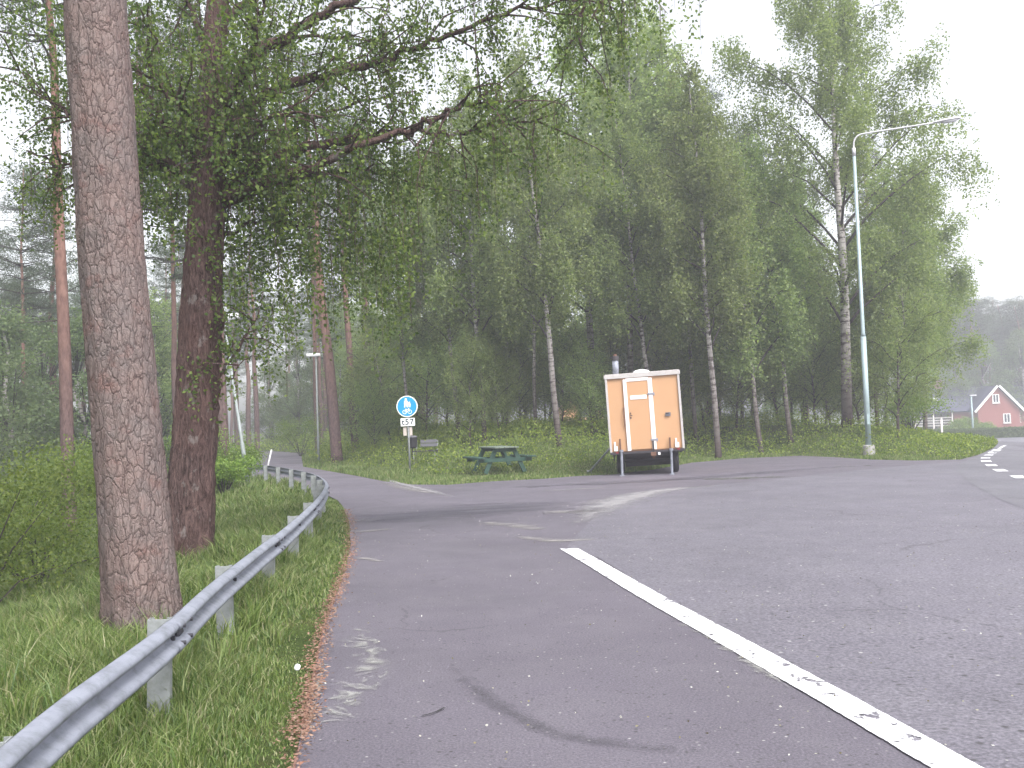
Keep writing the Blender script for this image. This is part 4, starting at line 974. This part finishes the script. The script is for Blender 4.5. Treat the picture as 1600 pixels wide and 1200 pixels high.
# ---------------------------------------------------------------- picnic table
q = G(780, 29.3); pt = empty('picnic_table', q, R(18), 'dark green wooden picnic table with fixed benches on the verge', 'picnic table')
def beam(mb, a, b, w_, t_, axis=Vector((0, 1, 0))):
    a, b = Vector(a), Vector(b); z = (b-a).normalized(); y = (axis-z*axis.dot(z)).normalized(); x = y.cross(z)
    Mx = Matrix((x, y, z)).transposed(); mb.box((a+b)/2, (w_, t_, (b-a).length), Mx, .006)
mb = MB()
for k in range(5): mb.box((-.30+k*.15, 0, .735), (.138, 1.75, .042), None, .006)
mb.build('tabletop', M['greytop'], pt)
for sx in (-1, 1):
    mb = MB()
    for k in (0, 1): mb.box((sx*(.70+k*.145), 0, .445), (.135, 1.75, .045), None, .006)
    mb.build('bench', M['greenwood'], pt)
for sy in (-1, 1):
    for sx in (-1, 1):
        mb = MB(); beam(mb, (sx*.27, sy*.62, .71), (sx*.62, sy*.62, -.02), .13, .05); mb.build('leg', M['greenwood'], pt)
    mb = MB(); mb.box((0, sy*.665, .37), (1.66, .042, .12), None, .006); mb.build('crossbeam', M['greenwood'], pt)
    mb = MB(); mb.box((0, sy*.665, .66), (.70, .042, .11), None, .006); mb.build('top_batten', M['greenwood'], pt)
for sy in (-1, 1):
    mb = MB(); beam(mb, (0, sy*.64, .42), (0, sy*.12, .70), .09, .045, Vector((1, 0, 0))); mb.build('brace', M['greenwood'], pt)

# ---------------------------------------------------------------- bench and bin behind the sign
q = G(663, 34); be = empty('park_bench', q, R(-8), 'small grey bench standing in the grass right behind the blue sign pole', 'bench')
mb = MB()
for k in range(2): mb.box((.12, .30, .66+k*.13), (.62, .03, .115), Matrix.Rotation(R(-8), 3, 'X'), .004)
mb.build('backrest', M['greywood'], be)
mb = MB()
for k in range(3): mb.box((.05, -.15+k*.13, .46), (.85, .11, .035), None, .004)
mb.build('seat', M['darkmetal'], be)
for sx in (-.33, .43):
    mb = MB(); mb.tube([(sx, .33, .80), (sx, .27, .46), (sx, .30, -.03)], .022, 6); mb.tube([(sx, -.18, .45), (sx, -.20, -.03)], .022, 6); mb.tube([(sx, -.18, .45), (sx, .27, .46)], .022, 6); mb.build('leg', M['galvpost'], be)
q = G(645, 34.3); bn = empty('litter_bin', q, 0, 'dark litter bin on a thin post between the sign pole and the grey bench', 'bin')
mb = MB(); mb.tube([(0, .02, -.1), (0, .02, .85)], .025, 8); mb.build('post', M['darkmetal'], bn)
mb = MB(); mb.tube([(.03, -.12, .62), (.03, -.12, .66), (.03, -.12, .96), (.03, -.12, 1.0)], [.13, .15, .17, .16], 16); mb.build('bucket', M['black'], bn, None, False)
mb = MB(); mb.tube([(.03, -.12, 1.0), (.03, -.12, 1.03), (.03, -.12, 1.06)], [.185, .18, .1], 16); mb.build('lid', M['greywood'], bn)

# ---------------------------------------------------------------- site trailer
q = G(1013, 25.8); ang = -math.atan2(q.x, q.y)
tr = empty('site_trailer', q, ang, 'orange box trailer with a white framed door, parked on jack legs at the wood edge', 'trailer')
BW, BH, BL, Z0 = 1.98, 2.06, 4.2, .66
tilt = Matrix.Rotation(R(1.6), 4, 'Y').to_3x3()   # the box leans to the left as it settles
def T(v): return tilt @ (Vector(v)-Vector((0, 0, Z0))) + Vector((0, 0, Z0))
tilt = Matrix.Rotation(R(-2.0), 4, 'Y').to_3x3()
def tb(name, parts, m_, par=tr, bev=.004):
    if name in ('corner_trim', 'roof_edge', 'floor_frame', 'marker_plate') and len(parts) > 1:
        return [tb(name, [p_], m_, par, bev) for p_ in parts]
    mb = MB()
    for c, s_ in parts: mb.box(T(c), s_, tilt, bev)
    return mb.build(name, m_, par)
body = tb('body', [((0, BL/2, Z0+BH/2), (BW-.03, BL-.03, BH-.03))], M['orange'], tr, .01)
e = .058
tb('corner_trim', [((-BW/2+e/2-.004, -.004, Z0+BH/2), (e, .06, BH+.01)), ((BW/2-e/2+.004, -.004, Z0+BH/2), (e, .06, BH+.01))], M['trim'])
tb('roof_edge', [((0, -.006, Z0+BH-.03), (BW+.03, .07, .10)), ((-BW/2, BL/2, Z0+BH-.02), (.06, BL, .09)), ((BW/2, BL/2, Z0+BH-.02), (.06, BL, .09))], M['trim'])
tb('roof', [((0, BL/2, Z0+BH+.035), (BW+.02, BL+.02, .025))], M['trim'])
tb('floor_frame', [((0, .0, Z0-.03), (BW-.02, .09, .07)), ((-BW/2+.1, BL/2, Z0-.05), (.08, BL-.1, .1)), ((BW/2-.1, BL/2, Z0-.05), (.08, BL-.1, .1))], M['darkmetal'])
# door (px 978..1022 -> local x)
dx0, dx1, dz0, dz1 = -.50, .22, Z0+.02, Z0+BH-.12
door = tb('door', [(((dx0+dx1)/2, -.020, (dz0+dz1)/2), (dx1-dx0-.1, .03, dz1-dz0-.05))], M['orange'])
tb('door_frame', [((dx0+.03, -.024, (dz0+dz1)/2), (.095, .05, dz1-dz0)), ((dx1-.02, -.024, (dz0+dz1)/2), (.115, .05, dz1-dz0)), (((dx0+dx1)/2, -.024, dz1-.02), (dx1-dx0-.11, .05, .085))], M['whitepaint'])
tb('name_strip', [((-.13, -.042, Z0+BH-.62), (.44, .012, .105))], M['white'], door, .005)
tb('door_handle', [((dx0+.13, -.06, Z0+1.02), (.02, .05, .05)), ((dx0+.145, -.075, Z0+.96), (.06, .015, .02)), ((dx0+.13, -.045, Z0+.90), (.03, .012, .045))], M['darkmetal'], door, .003)
for z in (Z0+BH-.55, Z0+.28):
    tb('hinge', [((dx1-.02, -.058, z), (.17, .016, .045)), ((dx1+.065, -.05, z-.01), (.035, .03, .09))], M['galv'], door)
mb = MB(); mb.tube([T((dx0-.05, 0, Z0+1.18)), T((dx0-.05, -.07, Z0+1.17)), T((dx0-.045, -.07, Z0+.70)), T((dx0-.045, 0, Z0+.69))], .013, 8); mb.build('grab_rail', M['rust'], tr)
tb('maker_plate', [((.62, -.020, Z0+.93), (.14, .012, .10))], M['greywood']); tb('maker_plate', [((.60, -.028, Z0+.955), (.085, .006, .03))], M['darkmetal'])
# reflectors, red rear lights
for x in (-.83, .80):
    tb('marker_plate', [((x, -.03, Z0+.10), (.10, .02, .13)), ((x-.02, -.028, Z0+.22), (.045, .016, .12))], M['white'])
    tb('rear_light', [((x+.03, -.03, Z0-.01), (.07, .04, .04))], M['redlens'])
tb('bumper_strip', [((0, -.03, Z0+.0), (BW-.2, .03, .03))], M['rust'])
# roof vent and stove pipe
mb = MB(); c = T((.0, .5, Z0+BH+.05)); mb.tube([c, c+Vector((0, 0, .03)), c+Vector((0, 0, .075)), c+Vector((0, 0, .10))], [.24, .24, .16, .03], 20); mb.build('roof_vent', M['white'], tr, None, True)
mb = MB(); c = T((-.70, .35, Z0+BH)); mb.tube([c, c+Vector((0, 0, .44))], .085, 16); pipe = mb.build('stove_pipe', M['galv'], tr, None, True)
mb = MB(); c2 = c+Vector((0, 0, .44)); mb.tube([c2, c2+Vector((0, 0, .11)), c2+Vector((0, 0, .115))], [.10, .10, .07], 16); mb.build('pipe_cap', M['darkmetal'], pipe, None, False)
mb = MB(); c2 = c+Vector((0, 0, .55)); mb.tube([c2, c2+Vector((0, 0, .06))], [.055, .05], 12); mb.build('cap_knob', M['rust'], pipe, None, False)
for x in (-.69, .63):
    mb = MB(); mb.tube([(x, -.07, 0.01), (x, -.07, Z0+.02)], .033, 10); mb.tube([(x, -.07, Z0-.02), (x, -.07, Z0+.04)], .055, 10); mb.box((x, -.07, .012), (.13, .13, .022), None, .003)
    lg = mb.build('jack_leg', M['galv'], tr); mb = MB(); mb.tube([(x-.02, -.07, Z0+.04), (x-.025, -.07, Z0+.33)], .024, 8); mb.build('jack_spindle', M['rust'], lg)
for x in (-.75, .75):
    wl = empty('wheel', (0, 0, 0)); wl.parent = tr
    for m2, nm, prof in ((M['black'], 'tyre', [(-.10, .20), (-.105, .29), (-.07, .345), (.07, .345), (.105, .29), (.10, .20)]), (M['greywood'], 'rim', [(-.06, .02), (-.07, .10), (-.05, .205), (.05, .205), (.07, .10), (.06, .02)])):
        mb = MB(); n = 28; k_ = len(prof); vv = [Vector((x+a, 1.25+r_*math.cos(2*math.pi*i/n), .345+r_*math.sin(2*math.pi*i/n))) for i in range(n) for a, r_ in prof]
        mb.add(vv, [(i*k_+j, i*k_+(j+1) % k_, ((i+1) % n)*k_+(j+1) % k_, ((i+1) % n)*k_+j) for i in range(n) for j in range(k_)]); mb.build(nm, m2, wl, None, True)
mb = MB(); mb.tube([(-.8, 1.25, .345), (.8, 1.25, .345)], .04, 10); mb.build('axle', M['darkmetal'], tr)
mb = MB()
for x in (-.80, .80): mb.box((x, 1.25, .72-.02), (.26, .9, .03), None, .004)
mb.box((-.93, 1.25, .52), (.012, .85, .34)); mb.build('mudguard', M['black'], tr)
tb('tow_coupling', [((.16, -.10, Z0-.10), (.14, .16, .10)), ((.16, -.04, Z0-.16), (.07, .07, .12))], M['rust'])
tb('strap', [((.17, -.075, Z0+.08), (.04, .02, .34))], M['black']); tb('coupling_light', [((.31, -.06, Z0-.10), (.06, .04, .07))], M['white'])
tb('underfloor_shade', [((0, BL/2+.2, Z0-.12), (1.2, BL-.6, .1)), ((0, 1.6, .36), (1.3, .05, .36))], M['darkmetal'])  # dark slab and upright sheet added to deepen the shade under the trailer
# grey pole leaning against the trailer's left side
a = PH(920, 739); b = T((-1.02, .5, Z0+.1)); Rz = Matrix.Rotation(ang, 3, 'Z'); b = Rz @ b + q
ps = MB(); ps.tube([a+Vector((0, 0, .01)), b], .03, 8); ps.tube([a+Vector((-.06, 0, .03)), a+Vector((.08, 0, .03))], .05, 8)
tag(ps.build('prop_pole', M['galvpost'], None, None), 'thin grey pole leaning from the grass against the left side of the orange trailer', 'pole')

# ---------------------------------------------------------------- brick house, hedge, posts
q = G(1562, 145); hs_ = empty('brick_house', q, R(-6), 'red brick house with grey slate roof and a white edged gable beyond the road', 'house')
def pbox(name, c, s_, m_, par=hs_, bev=0): mb = MB(); mb.box(c, s_, None, bev); return mb.build(name, m_, par)
# gable wing: 5.6 wide, front at y=0
def gable(name, x0, x1, y0, y1, ze, zr, m_, par):
    xm = (x0+x1)/2; mb = MB(); pf = [(x0, -.5), (x1, -.5), (x1, ze), (xm, zr), (x0, ze)]
    vv = [Vector((a, y, b)) for y in (y0, y1) for a, b in pf]; mb.add(vv, [(0, 1, 2, 3, 4), (9, 8, 7, 6, 5)]+[(k, 5+k, 5+(k+1) % 5, (k+1) % 5) for k in range(5)]); return mb.build(name, m_, par)
gable('wall', -3.0, 3.0, 0, 6, 2.7, 6.1, M['brick'], hs_)
def roofp(name, a, b, c, d, th, m_, par):    # slab over four corners
    nrm = (Vector(b)-Vector(a)).cross(Vector(d)-Vector(a)).normalized()*th; v1 = [Vector(p) for p in (a, b, c, d)]
    if nrm.z < 0: nrm = -nrm
    mb = MB(); mb.add(v1+[p+nrm for p in v1], [(0, 1, 2, 3), (7, 6, 5, 4), (0, 4, 5, 1), (1, 5, 6, 2), (2, 6, 7, 3), (3, 7, 4, 0)]); return mb.build(name, m_, par)
roofp('roof', (-3.35, -.35, 2.45), (0, -.35, 6.2), (0, 7, 6.2), (-3.35, 7, 2.45), .16, M['roof'], hs_)
roofp('roof', (3.35, -.35, 2.45), (0, -.35, 6.2), (0, 7, 6.2), (3.35, 7, 2.45), .16, M['roof'], hs_)
for s_ in (-1, 1): roofp('bargeboard', (s_*3.45, -.45, 2.3), (0, -.45, 6.15), (0, -.36, 6.15), (s_*3.45, -.36, 2.3), .32, M['white'], hs_)
# main range behind, ridge along x
mr_ = roofp('roof', (-11.5, 3.2, 2.5), (14, 3.2, 2.5), (14, 7.6, 6.35), (-11.5, 7.6, 6.35), .18, M['roof'], hs_)
roofp('roof', (-11.5, 12, 2.5), (14, 12, 2.5), (14, 7.6, 6.35), (-11.5, 7.6, 6.35), .18, M['roof'], hs_)
mb = MB(); 
for x0, x1 in ((-5.2, -3.01), (3.01, 13.7)):
    mb.box(((x0+x1)/2, 7.6, 1.0), (x1-x0, 7.6, 3.2))
mb.add([Vector((-5.3, 4, 2.6)), Vector((-5.3, 11.2, 2.6)), Vector((-5.3, 7.6, 5.9)), Vector((13.7, 4, 2.6)), Vector((13.7, 11.2, 2.6)), Vector((13.7, 7.6, 5.9))], [(0, 1, 2), (5, 4, 3)]); mb.build('wall', M['brick'], hs_)
def window(x, z, w_, h_, y=-.02):
    mb = MB(); 
    for c, s2 in (((x-w_/2, y-.03, z), (.12, .1, h_)), ((x+w_/2, y-.03, z), (.12, .1, h_)), ((x, y-.03, z+h_/2-.05), (w_-.12, .1, .1)), ((x, y-.03, z-h_/2+.05), (w_-.12, .1, .1)), ((x, y-.03, z), (.09, .08, h_-.2))): mb.box(c, s2)
    f = mb.build('window', M['white'], hs_); mb = MB(); mb.box((x, y-.005, z), (w_-.12, .03, h_-.1)); mb.build('pane', M['glass'], f); mb = MB(); mb.box((x, y-.09, z-h_/2-.05), (w_+.25, .2, .08)); mb.build('sill', M['white'], f)
window(-.35, 4.35, .85, 1.3); window(1.1, 1.35, .9, 1.4); window(3.95, 1.35, 1.0, 1.4, 3.76)
window(8.0, 1.35, 1.6, 1.3, 3.76)
ch = pbox('chimney', (-6.2, 7.6, 6.9), (1.1, .8, 1.7), M['brick']); pbox('chimney_cap', (-6.2, 7.6, 7.78), (1.25, .95, .12), M['darkmetal'], ch)
sk = MB(); sk.box((-7.6, 5.3, 4.62), (.9, .7, .12), Matrix.Rotation(R(41), 3, 'X')); sk.build('skylight', M['lamp_lens'], hs_)
# open carport part with white rails
for x in (-11.2, -8.4, -5.6): pbox('carport_post', (x, 3.5, 1.0), (.16, .16, 3.0), M['whitepaint'])
mb = MB(); 
for z in (.5, .9, 1.3, 1.7): mb.box((-8.6, 3.45, z), (5.9, .06, .16))
mb.build('rail_fence', M['trim'], hs_); pbox('carport_back', (-8.6, 11.0, 1.0), (6.0, .15, 3.0), M['darkmetal'])
# hedge
q = G(1545, 96); hd_ = empty('hedge', q, R(2), 'low clipped green hedge along the far side of the road before the brick house', 'hedge')
mb = MB(); mb.box((1.5, 0, .45), (20, 1.0, .95), None, .1); mb.build('core', simple('hedge_core', (.05, .07, .03), .9), hd_)
g = np.random.default_rng(6); n = 16000; C = np.stack([g.uniform(-8.6, 11.6, n), g.uniform(-.56, .56, n), g.uniform(-.1, 1.0, n)], 1)
s_ = g.random(n) < .5; C[s_, 1] = -.53+g.normal(0, .05, s_.sum()); C[~s_, 2] = .95+g.normal(0, .05, (~s_).sum()); link('foliage', leafmesh('foliage', C, .13, .09, M['hedge'], g), hd_)
q = G(1473, 74); w1 = empty('white_post', q, 0, 'short white post with reddish foot on the grass before the brick house', 'post')
mb = MB(); mb.tube([(0, 0, 0), (0, 0, 2.15)], .07, 10); mb.build('pole', M['whitepaint'], w1, None, True); mb = MB(); mb.tube([(0, 0, -.1), (0, 0, .12)], .16, 10); mb.build('foot', M['rust'], w1)
mb = MB(); mb.tube([(0, 0, 2.15), (0, 0, 2.25)], [.09, .03], 10); mb.build('cap', M['trim'], w1)
q = G(1521, 98); w2 = empty('lamp_post', q, 0, 'thin bluish lamp post standing left of the brick gable', 'street lamp')
mb = MB(); mb.tube([(0, 0, 0), (0, 0, 1.6), (0, 0, 4.3)], [.10, .10, .06], 10); mb.build('pole', M['lamp_steel'], w2, None, True); mb = MB(); mb.box((.2, 0, 4.35), (.7, .2, .12), None, .03); mb.build('lamp_head', M['lamp_grey'], w2)
for px, y, r_, h_, lab, sd_ in [(1496,108,1.6,1.7,'rounded garden shrub left of the brick gable behind the hedge',21),(1512,112,1.5,1.9,'dark garden shrub beside the lamp post behind the hedge',22),(1538,118,1.3,1.1,'small garden shrub at the foot of the brick gable',23)]:
    bush(G(px, y), r_, h_, 2500, lab, sd_, 'garden shrubs behind the hedge', .16)
# ochre cabin glimpsed through the birches
q = G(912, 118); cb = empty('ochre_cabin', q, R(8), 'ochre cabin with a dark roof glimpsed between the trunks left of the trailer', 'cabin')
gable('wall', -2.6, 2.6, 0, 6, 2.6, 4.3, M['orangewall'], cb)
roofp('roof', (-2.9, -.3, 2.45), (0, -.3, 4.4), (0, 6.4, 4.4), (-2.9, 6.4, 2.45), .15, M['roof'], cb); roofp('roof', (2.9, -.3, 2.45), (0, -.3, 4.4), (0, 6.4, 4.4), (2.9, 6.4, 2.45), .15, M['roof'], cb)
mb = MB(); mb.box((0, -.03, 1.6), (1.2, .08, 1.2)); wn = mb.build('window', M['white'], cb); mb = MB(); mb.box((0, -.08, 1.6), (.95, .04, .95)); mb.build('pane', M['glass'], wn)

# small pale stone in the grass
q = PH(465, 1061); mb = MB(); b = bmesh.new(); bmesh.ops.create_icosphere(b, subdivisions=2, radius=.02); 
mb.add([v.co*(1+.1*math.sin(v.index*7)) for v in b.verts], [[v.index for v in f.verts] for f in b.faces]); b.free()
so = mb.build('white_pebble', M['white'], None, None, True); so.location = q+Vector((0, 0, .07)); tag(so, 'tiny white ball lying in the grass beside the path edge', 'pebble')

# ---------------------------------------------------------------- haze
HZ = .0023
mb = MB(); mb.box((10, 110, 15), (420, 260, 42)); hz = mb.build('haze', mat('haze')[0])
hm = hz.data.materials[0]; n = hm.node_tree; out = [x for x in n.nodes if x.type == 'OUTPUT_MATERIAL'][0]
pv = n.nodes.new('ShaderNodeVolumePrincipled'); pv.inputs['Color'].default_value = (.90, .90, .985, 1); pv.inputs['Density'].default_value = HZ; pv.inputs['Anisotropy'].default_value = .2
n.links.new(pv.outputs[0], out.inputs['Volume']); tag(hz, kind='stuff', label='thin pale mist between the trees')
